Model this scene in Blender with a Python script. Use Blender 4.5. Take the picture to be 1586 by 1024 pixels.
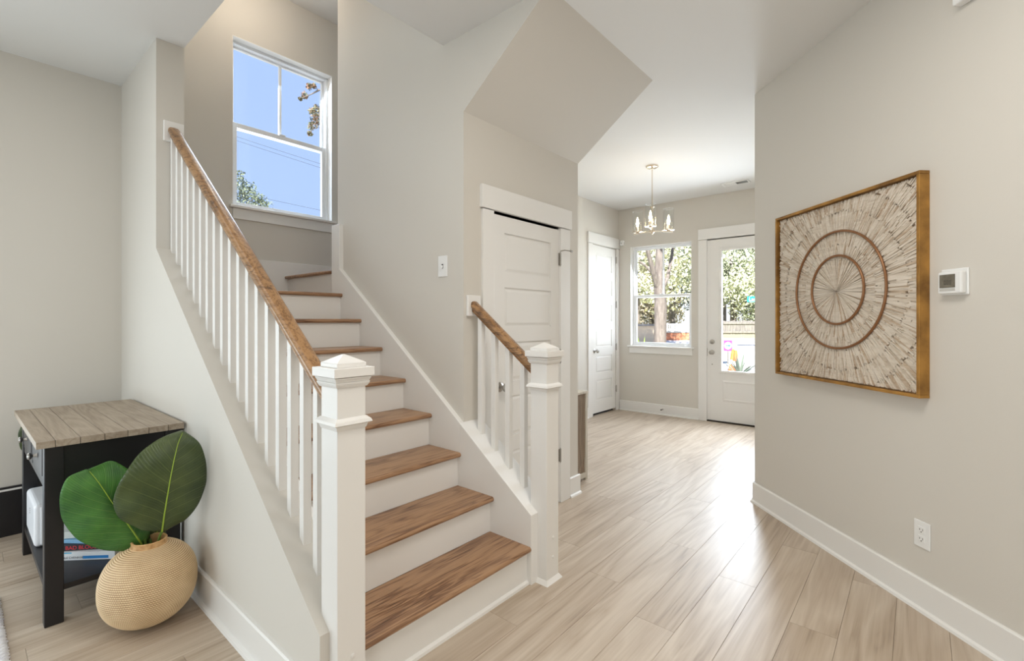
import bpy, bmesh, math, random
import numpy as np
from mathutils import Vector, Matrix
random.seed(7); rng = np.random.default_rng(7)
for o in list(bpy.data.objects): bpy.data.objects.remove(o)
SC = bpy.context.scene; COL = SC.collection
R = math.radians; PI = math.pi

# ------------------------------------------------------------------ camera
EYE = 1.355; FPX = 736.8; HOR = 497.0; YAW = R(40.475)
cd = bpy.data.cameras.new('camera'); cam = bpy.data.objects.new('camera', cd); COL.objects.link(cam)
cam.location = (0, 0, EYE); cam.rotation_euler = (R(90), 0, YAW - R(90))
cd.sensor_width = 36; cd.sensor_fit = 'HORIZONTAL'; cd.lens = 36*FPX/1586
cd.shift_y = (HOR-512)/1586; cd.clip_start = .02; cd.clip_end = 400
SC.camera = cam

# ------------------------------------------------------------------ sky, sun, daylight, exposure
w = bpy.data.worlds.new('sky'); SC.world = w; w.use_nodes = True
nt = w.node_tree; nt.nodes.clear()
tc = nt.nodes.new('ShaderNodeTexCoord'); sx = nt.nodes.new('ShaderNodeSeparateXYZ')
nt.links.new(tc.outputs['Generated'], sx.inputs[0])
rp = nt.nodes.new('ShaderNodeValToRGB'); nt.links.new(sx.outputs['Z'], rp.inputs[0])
e = rp.color_ramp.elements
e[0].position = 0.0; e[0].color = (.96, .98, 1.0, 1)
e[1].position = 1.0; e[1].color = (.10, .25, .72, 1)
for p, c in ((.09, (.82, .91, 1, 1)), (.17, (.47, .64, 1, 1)), (.45, (.44, .61, .97, 1))):
    q = e.new(p); q.color = c
bg = nt.nodes.new('ShaderNodeBackground'); bg.inputs[1].default_value = 1.15
wo = nt.nodes.new('ShaderNodeOutputWorld')
nt.links.new(rp.outputs[0], bg.inputs[0]); nt.links.new(bg.outputs[0], wo.inputs[0])

def lamp(name, kind, loc, energy, color, rot=(0,0,0), size=None, size_y=None, angle=None):
    l = bpy.data.lights.new(name, kind); l.energy = energy; l.color = color
    if kind == 'AREA':
        l.shape = 'RECTANGLE'; l.size = size; l.size_y = size_y
    if kind == 'POINT' and size: l.shadow_soft_size = size
    if kind == 'SUN' and angle: l.angle = angle
    o = bpy.data.objects.new(name, l); COL.objects.link(o); o.location = loc; o.rotation_euler = rot
    return o
def aim(o, d): o.rotation_euler = Vector(d).to_track_quat('-Z', 'Y').to_euler()
s = lamp('sun', 'SUN', (0,0,20), 19.0, (1, .96, .90), angle=R(.6)); aim(s, (.75, .35, -.75))
# assumed daylight at left, no openings built, plus a cool fill added on the table wall
a = lamp('assumed_left_daylight', 'AREA', (-3.12, 2.9, .78), 44, (.78,.91,1), size=2.2, size_y=1.35); aim(a, (1, 0, -.02))  # assumed cool side light, set before the solid left wall; no door there
a = lamp('added_cool_fill', 'AREA', (-1.35, 4.33, .95), 44, (.80,.92,1), size=2.2, size_y=1.7); aim(a, (0, -1, -.03))  # added fill for floor and angled wall; the wall is solid here
a = lamp('assumed_near_daylight', 'AREA', (-3.12, -1.2, .78), 46, (.86,.95,1), size=2.2, size_y=1.35); aim(a, (1, .25, -.02))  # second assumed side light nearer the camera; wall is solid, no window
# daylight at the entry window, the glazed door and the stair window
a = lamp('daylight_entry_window', 'AREA', (6.95, 2.84, 1.72), 28, (.85,.93,1), size=.9, size_y=1.4); aim(a, (-1, -.1, -.55))
a = lamp('daylight_front_door', 'AREA', (6.95, 1.72, 1.5), 115, (.80,.89,1), size=.55, size_y=1.55); aim(a, (-1, .05, -.5))
a = lamp('daylight_stair_window', 'AREA', (1.96, 4.75, 3.1), 30, (.74,.87,1), size=.85, size_y=1.35); aim(a, (0, -1, -.6))
# assumed upstairs landing lamp, out of view, then three unseen overhead fill lights added to brighten the room
lamp('assumed_landing_lamp', 'POINT', (1.55, 3.85, 4.0), 7.5, (1,.87,.72), size=.12)
a = lamp('added_left_fill', 'AREA', (-.7, 2.3, 3.02), 18, (1,.98,.95), size=2.2, size_y=2.4)  # added overhead fill for the left floor and table
a = lamp('added_hall_fill', 'AREA', (1.3, .3, 3.03), 31, (1,.96,.90), size=1.0, size_y=1.0)  # added fill to brighten risers, floor and angled wall
a = lamp('added_rear_fill', 'AREA', (.3, -2.4, 3.03), 38, (1,.93,.85), size=2.0, size_y=1.4)  # added warm fill for the angled wall
SC.view_settings.view_transform = 'Standard'; SC.view_settings.look = 'None'
SC.view_settings.exposure = -0.06; SC.view_settings.gamma = 1; SC.view_settings.use_curve_mapping = False

# ------------------------------------------------------------------ materials
def lin(c):
    return tuple((x/255/12.92 if x/255 <= .04045 else ((x/255+.055)/1.055)**2.4) for x in c)+(1,)
MATS = {}
def mat(name, col, rough=.5, metal=0, spec=.5, bump=None, vary=None, emit=None, coat=0):
    """plain principled with optional noise bump (scale, strength) and noise colour variation (scale, colour2, axis scale)"""
    if name in MATS: return MATS[name]
    m = bpy.data.materials.new(name); m.use_nodes = True; n = m.node_tree; b = n.nodes['Principled BSDF']
    b.inputs['Base Color'].default_value = lin(col); b.inputs['Roughness'].default_value = rough
    b.inputs['Metallic'].default_value = metal; b.inputs['Specular IOR Level'].default_value = spec
    b.inputs['Coat Weight'].default_value = coat
    if emit: b.inputs['Emission Color'].default_value = lin(emit[0]); b.inputs['Emission Strength'].default_value = emit[1]
    t = n.nodes.new('ShaderNodeTexCoord')
    if bump:
        x = n.nodes.new('ShaderNodeTexNoise'); x.inputs['Scale'].default_value = bump[0]; x.inputs['Detail'].default_value = 4
        n.links.new(t.outputs['Object'], x.inputs['Vector'])
        bu = n.nodes.new('ShaderNodeBump'); bu.inputs['Strength'].default_value = bump[1]; bu.inputs['Distance'].default_value = .002
        n.links.new(x.outputs['Fac'], bu.inputs['Height']); n.links.new(bu.outputs[0], b.inputs['Normal'])
    if vary:
        mp = n.nodes.new('ShaderNodeMapping'); mp.inputs['Scale'].default_value = vary[2] if len(vary) > 2 else (1,1,1)
        n.links.new(t.outputs['Object'], mp.inputs[0])
        x = n.nodes.new('ShaderNodeTexNoise'); x.inputs['Scale'].default_value = vary[0]; x.inputs['Detail'].default_value = 5
        n.links.new(mp.outputs[0], x.inputs['Vector'])
        mx = n.nodes.new('ShaderNodeMix'); mx.data_type = 'RGBA'
        mx.inputs[6].default_value = lin(col); mx.inputs[7].default_value = lin(vary[1])
        mr = n.nodes.new('ShaderNodeMapRange'); mr.inputs[1].default_value = .35; mr.inputs[2].default_value = .65
        n.links.new(x.outputs['Fac'], mr.inputs[0]); n.links.new(mr.outputs[0], mx.inputs[0])
        n.links.new(mx.outputs[2], b.inputs['Base Color'])
    MATS[name] = m; return m

def wood(name, c_dark, c_mid, c_light, axis='X', rough=.4, grain=1.0, bump=.15, randtone=.25, coat=0, pore=.5, lo=.30, hi=1.0):
    """long-grain wood: cathedral bands plus fine pores stretched along the axis, a tone of its own per object"""
    m = bpy.data.materials.new(name); m.use_nodes = True; n = m.node_tree; N = n.nodes; L = n.links
    b = N['Principled BSDF']; b.inputs['Roughness'].default_value = rough; b.inputs['Coat Weight'].default_value = coat
    t = N.new('ShaderNodeTexCoord'); oi = N.new('ShaderNodeObjectInfo')
    mul = N.new('ShaderNodeVectorMath'); mul.operation = 'SCALE'; mul.inputs[0].default_value = (37, 53, 71)
    L.new(oi.outputs['Random'], mul.inputs['Scale'])
    add = N.new('ShaderNodeVectorMath'); L.new(t.outputs['Object'], add.inputs[0]); L.new(mul.outputs[0], add.inputs[1])
    def mapped(sc):
        mp = N.new('ShaderNodeMapping'); v = {'X': (sc[0], sc[1], sc[1]), 'Y': (sc[1], sc[0], sc[1]), 'Z': (sc[1], sc[1], sc[0])}[axis]
        mp.inputs['Scale'].default_value = v; L.new(add.outputs[0], mp.inputs[0]); return mp
    n1 = N.new('ShaderNodeTexNoise'); n1.inputs['Scale'].default_value = 1; n1.inputs['Detail'].default_value = 3; n1.inputs['Distortion'].default_value = .6
    L.new(mapped((.9*grain, 9*grain)).outputs[0], n1.inputs['Vector'])
    m1 = N.new('ShaderNodeMath'); m1.operation = 'MULTIPLY'; m1.inputs[1].default_value = 7
    fr = N.new('ShaderNodeMath'); fr.operation = 'PINGPONG'; fr.inputs[1].default_value = .5
    L.new(n1.outputs['Fac'], m1.inputs[0]); L.new(m1.outputs[0], fr.inputs[0])
    n2 = N.new('ShaderNodeTexNoise'); n2.inputs['Scale'].default_value = 1; n2.inputs['Detail'].default_value = 6
    L.new(mapped((5*grain, 150*grain)).outputs[0], n2.inputs['Vector'])
    n3 = N.new('ShaderNodeTexNoise'); n3.inputs['Scale'].default_value = 1; n3.inputs['Detail'].default_value = 4
    L.new(mapped((1.6*grain, 5*grain)).outputs[0], n3.inputs['Vector'])
    a1 = N.new('ShaderNodeMath'); a1.operation = 'MULTIPLY_ADD'; a1.inputs[1].default_value = .55; L.new(fr.outputs[0], a1.inputs[0]); 
    s2 = N.new('ShaderNodeMath'); s2.operation = 'MULTIPLY'; s2.inputs[1].default_value = pore; L.new(n2.outputs['Fac'], s2.inputs[0]); L.new(s2.outputs[0], a1.inputs[2])
    a2 = N.new('ShaderNodeMath'); a2.operation = 'MULTIPLY_ADD'; a2.inputs[1].default_value = .6; L.new(n3.outputs['Fac'], a2.inputs[0]); L.new(a1.outputs[0], a2.inputs[2])
    rr = N.new('ShaderNodeMath'); rr.operation = 'MULTIPLY_ADD'; rr.inputs[1].default_value = randtone; L.new(oi.outputs['Random'], rr.inputs[0]); L.new(a2.outputs[0], rr.inputs[2])
    cr = N.new('ShaderNodeValToRGB'); el = cr.color_ramp.elements
    el[0].position = lo; el[0].color = lin(c_dark); el[1].position = hi; el[1].color = lin(c_light)
    q = el.new(lo+(hi-lo)*.42); q.color = lin(c_mid)
    L.new(rr.outputs[0], cr.inputs[0]); L.new(cr.outputs[0], b.inputs['Base Color'])
    bu = N.new('ShaderNodeBump'); bu.inputs['Strength'].default_value = bump; bu.inputs['Distance'].default_value = .001
    L.new(a1.outputs[0], bu.inputs['Height']); L.new(bu.outputs[0], b.inputs['Normal'])
    MATS[name] = m; return m

WALL = mat('wall_paint', (215, 210, 201), .75, bump=(220, .12))
CEIL = mat('ceiling_paint', (226, 225, 222), .85, bump=(160, .15))
TRIM = mat('trim_paint', (236, 234, 230), .38, bump=(60, .03))
BLACKP = mat('black_paint', (24, 22, 25), .4, bump=(90, .1))
VINYL = mat('window_vinyl', (240, 241, 242), .4)
PLATE = mat('white_plastic', (238, 238, 236), .35)
NICKEL = mat('brushed_nickel', (176, 172, 166), .3, metal=1)
POLN = mat('polished_nickel', (226, 214, 196), .12, metal=1)
DARK = mat('dark_slot', (60, 56, 52), .6)
GAP = mat('door_gap', (45, 40, 36), .8)
OAK = wood('oak_tread', (58, 40, 30), (129, 94, 68), (170, 133, 100), 'X', .34, 1.45, .25, .08, pore=.9, lo=.46, hi=1.16)
RAIL = wood('oak_handrail', (54, 36, 24), (130, 94, 60), (170, 130, 88), 'Y', .3, 1.1, .25, .03, coat=.1, pore=.85, lo=.50, hi=1.12)
FLOORW = wood('floor_plank', (136, 118, 100), (178, 160, 140), (200, 185, 167), 'X', .41, .55, .06, .08, pore=.5, lo=.33, hi=.97)
TOPW = wood('weathered_top', (110, 96, 82), (150, 134, 116), (176, 162, 144), 'Y', .5, 1.0, .2, .15)
GOLD = mat('antique_gold', (190, 142, 72), .4, metal=.55, vary=(9, (136, 98, 50), (1, 1, 1)))
BRONZE = mat('bronze_ring', (146, 104, 70), .35, metal=.5)
def glass_mat(nm='window_glass', ior=.02):
    m = bpy.data.materials.new(nm); m.use_nodes = True; n = m.node_tree; n.nodes.clear()
    tr = n.nodes.new('ShaderNodeBsdfTransparent'); tr.inputs[0].default_value = (.985,.99,.99,1)
    gl = n.nodes.new('ShaderNodeBsdfGlossy'); gl.inputs['Roughness'].default_value = .02
    lw = n.nodes.new('ShaderNodeLayerWeight'); lw.inputs[0].default_value = .5
    pw = n.nodes.new('ShaderNodeMath'); pw.operation = 'POWER'; pw.inputs[1].default_value = 4; n.links.new(lw.outputs['Facing'], pw.inputs[0])
    fr = n.nodes.new('ShaderNodeMath'); fr.operation = 'MULTIPLY_ADD'; fr.inputs[1].default_value = .5; fr.inputs[2].default_value = ior; n.links.new(pw.outputs[0], fr.inputs[0])
    mx = n.nodes.new('ShaderNodeMixShader'); o = n.nodes.new('ShaderNodeOutputMaterial')
    n.links.new(fr.outputs[0], mx.inputs[0]); n.links.new(tr.outputs[0], mx.inputs[1]); n.links.new(gl.outputs[0], mx.inputs[2]); n.links.new(mx.outputs[0], o.inputs[0])
    return m
GLASS = glass_mat()

# ------------------------------------------------------------------ builders
WORG = {}      # world origin of unrotated things, so parts can be modelled in world coordinates
class MB:
    def __init__(s): s.v = []; s.f = []; s.uv = None
    def add(s, vs, fs):
        k = len(s.v); s.v += [tuple(p) for p in vs]; s.f += [tuple(i+k for i in f) for f in fs]; return s
    def box(s, x0, x1, y0, y1, z0, z1):
        return s.add([(x0,y0,z0),(x1,y0,z0),(x1,y1,z0),(x0,y1,z0),(x0,y0,z1),(x1,y0,z1),(x1,y1,z1),(x0,y1,z1)],
                     [(0,3,2,1),(4,5,6,7),(0,1,5,4),(1,2,6,5),(2,3,7,6),(3,0,4,7)])
    def prism(s, pts, axis, a, b):
        """polygon pts in the two other axes, extruded from a to b along the axis"""
        def P(p, t): return {'x': (t, p[0], p[1]), 'y': (p[0], t, p[1]), 'z': (p[0], p[1], t)}[axis]
        n = len(pts); vs = [P(p, a) for p in pts]+[P(p, b) for p in pts]
        return s.add(vs, [tuple(range(n))[::-1], tuple(range(n, 2*n))]+[(i, (i+1) % n, (i+1) % n+n, i+n) for i in range(n)])
    def frustum(s, c, h0, z0, h1, z1):
        x, y = c; vs = []
        for h, z in ((h0, z0), (h1, z1)): vs += [(x-h,y-h,z),(x+h,y-h,z),(x+h,y+h,z),(x-h,y+h,z)]
        return s.add(vs, [(0,3,2,1),(4,5,6,7),(0,1,5,4),(1,2,6,5),(2,3,7,6),(3,0,4,7)])
    def lathe(s, prof, seg=24, M=None):
        """profile (r, z) revolved about z; M moves it"""
        k = len(s.v); vs = []; n = len(prof)
        for r, z in prof:
            for j in range(seg):
                t = 2*PI*j/seg; vs.append(Vector((r*math.cos(t), r*math.sin(t), z)))
        if M is not None: vs = [M @ p for p in vs]
        fs = [(i*seg+j, i*seg+(j+1) % seg, (i+1)*seg+(j+1) % seg, (i+1)*seg+j) for i in range(n-1) for j in range(seg)]
        if prof[0][0] > 0: fs.append(tuple(range(seg))[::-1])
        if prof[-1][0] > 0: fs.append(tuple((n-1)*seg+j for j in range(seg)))
        return s.add(vs, fs)
    def tube(s, pts, r, seg=8, caps=True):
        pts = [Vector(p) for p in pts]; n = len(pts); rs = r if isinstance(r, (list, tuple)) else [r]*n; vs = []; up = None
        for i, p in enumerate(pts):
            d = (pts[min(i+1, n-1)]-pts[max(i-1, 0)]).normalized()
            if up is None: up = d.orthogonal().normalized()
            up = (up-d*up.dot(d)).normalized(); sd = d.cross(up)
            for j in range(seg):
                t = 2*PI*j/seg; vs.append(p+(up*math.cos(t)+sd*math.sin(t))*rs[i])
        fs = [(i*seg+j, i*seg+(j+1) % seg, (i+1)*seg+(j+1) % seg, (i+1)*seg+j) for i in range(n-1) for j in range(seg)]
        if caps: fs += [tuple(range(seg))[::-1], tuple((n-1)*seg+j for j in range(seg))]
        return s.add(vs, fs)
    def ring(s, R_, r, seg=64, sec=10, M=None):
        vs = []
        for i in range(seg):
            t = 2*PI*i/seg
            for j in range(sec):
                q = 2*PI*j/sec; vs.append(Vector(((R_+r*math.cos(q))*math.cos(t), (R_+r*math.cos(q))*math.sin(t), r*math.sin(q))))
        if M is not None: vs = [M @ p for p in vs]
        return s.add(vs, [(i*sec+j, ((i+1) % seg)*sec+j, ((i+1) % seg)*sec+(j+1) % sec, i*sec+(j+1) % sec) for i in range(seg) for j in range(sec)])
    def build(s, name, m, parent=None, bevel=0, smooth=False, world=True, seg=2):
        me = bpy.data.meshes.new(name)
        org = Vector((0,0,0))
        if parent is not None and parent.name in WORG: org = WORG[parent.name]
        vs = s.v
        own = None
        if parent is None:
            a = np.array(vs); own = Vector(((a[:,0].min()+a[:,0].max())/2, (a[:,1].min()+a[:,1].max())/2, a[:,2].min())); org = own
        vs = [(p[0]-org[0], p[1]-org[1], p[2]-org[2]) for p in vs]
        me.from_pydata(vs, [], s.f); me.materials.append(m)
        bm = bmesh.new(); bm.from_mesh(me); bmesh.ops.recalc_face_normals(bm, faces=bm.faces)
        bm.to_mesh(me); bm.free()
        o = bpy.data.objects.new(name, me); COL.objects.link(o)
        if own is not None: o.location = own
        if parent is not None:
            o.parent = parent
            if parent.name in WORG: WORG[o.name] = WORG[parent.name]
        else: WORG[o.name] = own
        if smooth:
            me.polygons.foreach_set('use_smooth', [True]*len(me.polygons))
            try: me.set_sharp_from_angle(angle=R(42))
            except Exception: pass
        if bevel:
            b = o.modifiers.new('edge', 'BEVEL'); b.width = bevel; b.segments = seg; b.limit_method = 'ANGLE'; b.angle_limit = R(40)
        return o
def tag(o, label=None, cat=None, group=None, kind=None):
    if label: o['label'] = label
    if cat: o['category'] = cat
    if group: o['group'] = group
    if kind: o['kind'] = kind
    return o
def thing(name, loc, label=None, cat=None, group=None, kind=None, rz=0, local=False):
    o = bpy.data.objects.new(name, None); o.empty_display_size = .1; COL.objects.link(o); o.location = loc; o.rotation_euler = (0,0,rz)
    if not local: WORG[o.name] = Vector(loc)
    return tag(o, label, cat, group, kind)
def struct(name, mb, m, label, cat, bevel=0): return tag(mb.build(name, m, bevel=bevel), label, cat, kind='structure')
def copy_tree(o, parent=None):
    c = o.copy(); COL.objects.link(c)
    if parent is not None: c.parent = parent
    if o.name in WORG: WORG[c.name] = WORG[o.name]
    for ch in list(o.children): copy_tree(ch, c)
    return c
def text(name, body, size, m, parent, loc, rot, ext=.0006):
    cu = bpy.data.curves.new('lettering', 'FONT'); cu.body = body; cu.size = size; cu.extrude = ext; cu.align_x = 'LEFT'
    t = bpy.data.objects.new('lettering_source', cu); COL.objects.link(t)
    me = bpy.data.meshes.new_from_object(t.evaluated_get(bpy.context.evaluated_depsgraph_get()))
    bpy.data.objects.remove(t); me.materials.clear(); me.materials.append(m)
    o = bpy.data.objects.new(name, me); COL.objects.link(o); o.parent = parent; o.location = loc; o.rotation_euler = rot
    return o
LOOK = Vector((math.cos(YAW), math.sin(YAW))); RIGHT = Vector((math.sin(YAW), -math.cos(YAW)))
def at(u, v, d):
    """world point seen at photo pixel (u, v) at depth d: used to set out far things at their real distance"""
    p = (LOOK+RIGHT*((u-793)/FPX))*d; return Vector((p.x, p.y, EYE-d*(v-HOR)/FPX))

# ------------------------------------------------------------------ main dimensions
CZ = 3.048                         # ceiling
UZ = 4.28                          # ceiling over the stair well
YB = 4.37                          # left / stair back wall
KX0, KX1 = .782, .925              # knee wall left of the stair
SX = 1.95                          # wall right of the stair
CY = 2.04                          # closet wall
BX = 3.19                          # corner of the stair box
FY = 3.50                          # foyer left wall
EX = 6.62                          # entry wall
DC = 2.958                         # diagonal wall: x - y
WX, WY = 3.887, .929               # its free corner
S2 = math.sqrt(2)

# ------------------------------------------------------------------ floor of planks
floor = struct('floor', MB().box(-3.3, 6.75, -3.7, 4.5, -.2, -.012), mat('subfloor', (120, 104, 88), .7), 'grey-beige wood plank floor running through stair hall and entry', 'floor')
PW = .182; PL = 1.42
pcache = {}
def plank(x0, x1, y0, y1):
    k = (round(x1-x0, 3), round(y1-y0, 3))
    if k not in pcache:
        hx, hy = k[0]/2-.0002, k[1]/2-.0003
        me = bpy.data.meshes.new('plank'); b = .0007
        vs = [(-hx,-hy,0),(hx,-hy,0),(hx,hy,0),(-hx,hy,0),(-hx,-hy,.0105),(hx,-hy,.0105),(hx,hy,.0105),(-hx,hy,.0105),
              (-hx+b,-hy+b,.012),(hx-b,-hy+b,.012),(hx-b,hy-b,.012),(-hx+b,hy-b,.012)]
        me.from_pydata(vs, [], [(0,3,2,1),(0,1,5,4),(1,2,6,5),(2,3,7,6),(3,0,4,7),(4,5,9,8),(5,6,10,9),(6,7,11,10),(7,4,8,11),(8,9,10,11)])
        me.materials.append(FLOORW); pcache[k] = me
    o = bpy.data.objects.new('plank', pcache[k]); COL.objects.link(o); o.parent = floor
    W = WORG[floor.name]; o.location = ((x0+x1)/2-W.x, (y0+y1)/2-W.y, -.012-W.z)
row = 0; y = -1.56
while y < YB-.02:
    y1 = min(y+PW, YB)
    spans = []
    if y1 <= 1.52: spans = [(-1.4, min(EX, y1+DC+.06) if y1 < WY else EX)]
    else: spans = [(-1.4, KX0)] + ([(KX0, EX)] if y < 1.5 else [((2.05 if y < CY-.1 else BX-.02), EX)] if y < FY-.02 else [])
    off = (row*.61) % PL
    for a0, a1 in spans:
        x = -1.4-off
        while x < a1:
            p0, p1 = max(x, a0), min(x+PL, a1)
            if p1-p0 > .03: plank(p0, p1, y, y1)
            x += PL
    y = y1; row += 1

# ------------------------------------------------------------------ walls and ceilings
mb = MB()                                     # exterior wall at y = YB, with the stair window opening
wx0, wx1, wz0, wz1 = 1.512, 2.402, 2.325, 3.752
mb.box(-3.3, wx0, YB, YB+.16, 0, 4.4); mb.box(wx1, 3.4, YB, YB+.16, 0, 4.4); mb.box(wx0, wx1, YB, YB+.16, 0, wz0); mb.box(wx0, wx1, YB, YB+.16, wz1, 4.4)
struct('wall_left', mb, WALL, 'greige wall behind the side table, also holding the stair window', 'wall')
PY = 3.465                                    # the full-height end of the stair knee wall
cap = lambda Y: .325+.752*(Y-1.516)           # sloping top of the knee wall
mb = MB().prism([(1.50, 0), (PY, 0), (PY, cap(PY)), (1.50, cap(1.50))], 'x', KX0, KX1)
mb.box(KX0, KX1, PY, YB, 0, UZ); mb.box(KX0, KX1, 2.10, PY, CZ+.02, UZ)
struct('wall_knee', mb, WALL, 'low sloping wall below the left stair railing ending in a tall pilaster', 'wall')
mb = MB().prism([(CY, 0), (3.46, 0), (3.46, UZ), (1.42, UZ), (1.42, CZ), (CY, 2.592)], 'x', SX, 2.06)
struct('wall_stair', mb, WALL, 'tall grey-white wall right of the stair with the light switch', 'wall')
dx0, dx1, dz = 2.198, 2.933, 2.045            # closet door opening
mb = MB().box(2.06, dx0, CY, CY+.1, 0, 2.60); mb.box(dx1, BX-.1, CY, CY+.1, 0, 2.60); mb.box(dx0, dx1, CY, CY+.1, dz, 2.60)
struct('wall_closet', mb, WALL, 'beige wall around the closet door under the stair', 'wall')
mb = MB().prism([(CY, 0), (FY, 0), (FY, CZ), (1.42, CZ), (CY, 2.592)], 'x', BX-.1, BX)
struct('wall_hall', mb, WALL, 'side wall of the closet box facing the entry', 'wall')
mb = MB().prism([(CY, 2.592), (1.42, CZ), (1.42, CZ+.1), (CY+.1, CZ+.1), (CY+.1, 2.592)], 'x', 2.06, BX-.1)
struct('ceiling_soffit', mb, WALL, 'sloping soffit under the upper stair flight above the closet door', 'ceiling')
fx0, fx1, fz = 5.84, 6.535, 2.445
mb = MB().box(BX-.1, fx0, FY, FY+.12, 0, CZ); mb.box(fx1, EX+.15, FY, FY+.12, 0, CZ); mb.box(fx0, fx1, FY, FY+.12, fz, CZ)
struct('wall_foyer', mb, WALL, 'entry wall holding the tall six-panel closet door', 'wall')
ey0, ey1, ez0, ez1 = 2.384, 3.299, .985, 2.462   # entry window
ny0, ny1, nz = 1.26, 2.175, 2.45                 # front door
mb = MB().box(EX, EX+.15, .8, ny0, 0, CZ); mb.box(EX, EX+.15, ny0, ny1, nz, CZ); mb.box(EX, EX+.15, ny1, ey0, 0, CZ)
mb.box(EX, EX+.15, ey0, ey1, 0, ez0); mb.box(EX, EX+.15, ey0, ey1, ez1, CZ); mb.box(EX, EX+.15, ey1, FY, 0, CZ)
struct('wall_entry', mb, WALL, 'beige entry wall around the double-hung window and glazed front door', 'wall')
def dpt(s_, off, z): return ((DC/2)+s_/S2-off/S2, -DC/2+s_/S2+off/S2, z)   # point on the diagonal wall: along, out, up
sc_ = 3.405
p = [dpt(sc_, 0, 0), dpt(.55, 0, 0), dpt(.55, -.12, 0), dpt(sc_+.05, -.12, 0)]
struct('wall_right', MB().prism([(q[0], q[1]) for q in p], 'z', 0, CZ), WALL, 'wide beige angled wall with the square wall art', 'wall')
struct('wall_return', MB().box(WX+.10, EX, .80, WY, 0, CZ), WALL, 'wall beyond the angled wall running to the front door', 'wall')
q = dpt(.55, 0, 0)
struct('wall_side', MB().box(q[0], q[0]+.12, -3.62, q[1]+.06, 0, CZ), WALL, 'side wall behind the camera', 'wall')
struct('wall_rear', MB().box(-3.3, q[0], -3.74, -3.62, 0, CZ), WALL, 'rear living room wall behind the camera', 'wall')
struct('wall_far', MB().box(-3.3, -3.2, -3.62, YB, 0, CZ), WALL, 'living room wall far left of the camera', 'wall')
OY = 2.22                                     # near edge of the stair-well opening
mb = MB().box(-3.3, KX1, -3.74, YB, CZ, CZ+.12); mb.box(KX1, 2.0, -3.74, OY, CZ, CZ+.12); mb.box(2.0, EX+.15, -3.74, 1.42, CZ, CZ+.12)
mb.box(BX-.1, EX+.15, 1.42, FY+.12, CZ, CZ+.12)
struct('ceiling', mb, CEIL, 'flat white ceiling over the living room, hall and entry', 'ceiling')
mb = MB().box(KX0, 3.4, OY-.12, YB+.16, UZ, UZ+.1); mb.box(KX1, 3.4, OY-.12, OY, CZ+.12, UZ); mb.box(3.3, 3.4, 1.42, YB, CZ+.12, UZ)
struct('ceiling_landing', mb, CEIL, 'ceiling over the stair well above the stair window', 'ceiling')
# ------------------------------------------------------------------ baseboards (board + shoe)
def base_x(name, x0, x1, y, sgn, label, m=TRIM, hgt=.148):
    """board along x on a wall at y, proud towards sgn*y"""
    mb = MB().prism([(y, 0), (y+sgn*.015, 0), (y+sgn*.015, hgt-.006), (y+sgn*.009, hgt), (y, hgt)], 'x', x0, x1)
    mb.prism([(y+sgn*.015, 0), (y+sgn*.030, 0), (y+sgn*.027, .012), (y+sgn*.015, .019)], 'x', x0, x1)
    return struct(name, mb, m, label, 'baseboard')
def base_y(name, y0, y1, x, sgn, label, hgt=.148):
    mb = MB().prism([(x, 0), (x+sgn*.015, 0), (x+sgn*.015, hgt-.006), (x+sgn*.009, hgt), (x, hgt)], 'y', y0, y1)
    mb.prism([(x+sgn*.015, 0), (x+sgn*.030, 0), (x+sgn*.027, .012), (x+sgn*.015, .019)], 'y', y0, y1)
    return struct(name, mb, TRIM, label, 'baseboard')
base_y('baseboard_knee', 1.50, YB-.02, KX0, -1, 'white baseboard along the knee wall behind the woven vase')
base_y('baseboard_entry', 2.287, FY-.03, EX, -1, 'white baseboard under the entry window')
base_x('baseboard_closet', 3.06, BX+.015, CY, -1, 'short white baseboard right of the closet door')
base_x('baseboard_foyer', BX+.02, 5.72, FY, -1, 'white baseboard left of the tall closet door')
mb = MB()
for pr in ([(0,0),(.015,0),(.015,.142),(.009,.148),(0,.148)], [(.015,0),(.030,0),(.027,.012),(.015,.019)]):
    n = len(pr); A = [dpt(.56, o_, z) for o_, z in pr]; B = [dpt(sc_+o_*.45, o_, z) for o_, z in pr]
    mb.add(A+B, [tuple(range(n)), tuple(range(n, 2*n))]+[(i, (i+1) % n, (i+1) % n+n, i+n) for i in range(n)])
struct('baseboard_right', mb, TRIM, 'long white baseboard along the angled wall', 'baseboard')
base_x('baseboard_return', WX+.02, EX-.02, WY, 1, 'baseboard beyond the angled wall corner')
mb = MB().box(-3.2, KX0-.016, YB-.016, YB, 0, .285); mb.box(-3.2, KX0-.016, YB-.016, YB, .297, .309)
bl = struct('baseboard_left', mb, BLACKP, 'tall black baseboard on the wall behind the side table', 'baseboard')
MB().box(-3.2, KX0-.016, YB-.018, YB, .285, .297).build('cap_strip', TRIM, bl)['label'] = 'thin white strip'

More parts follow.
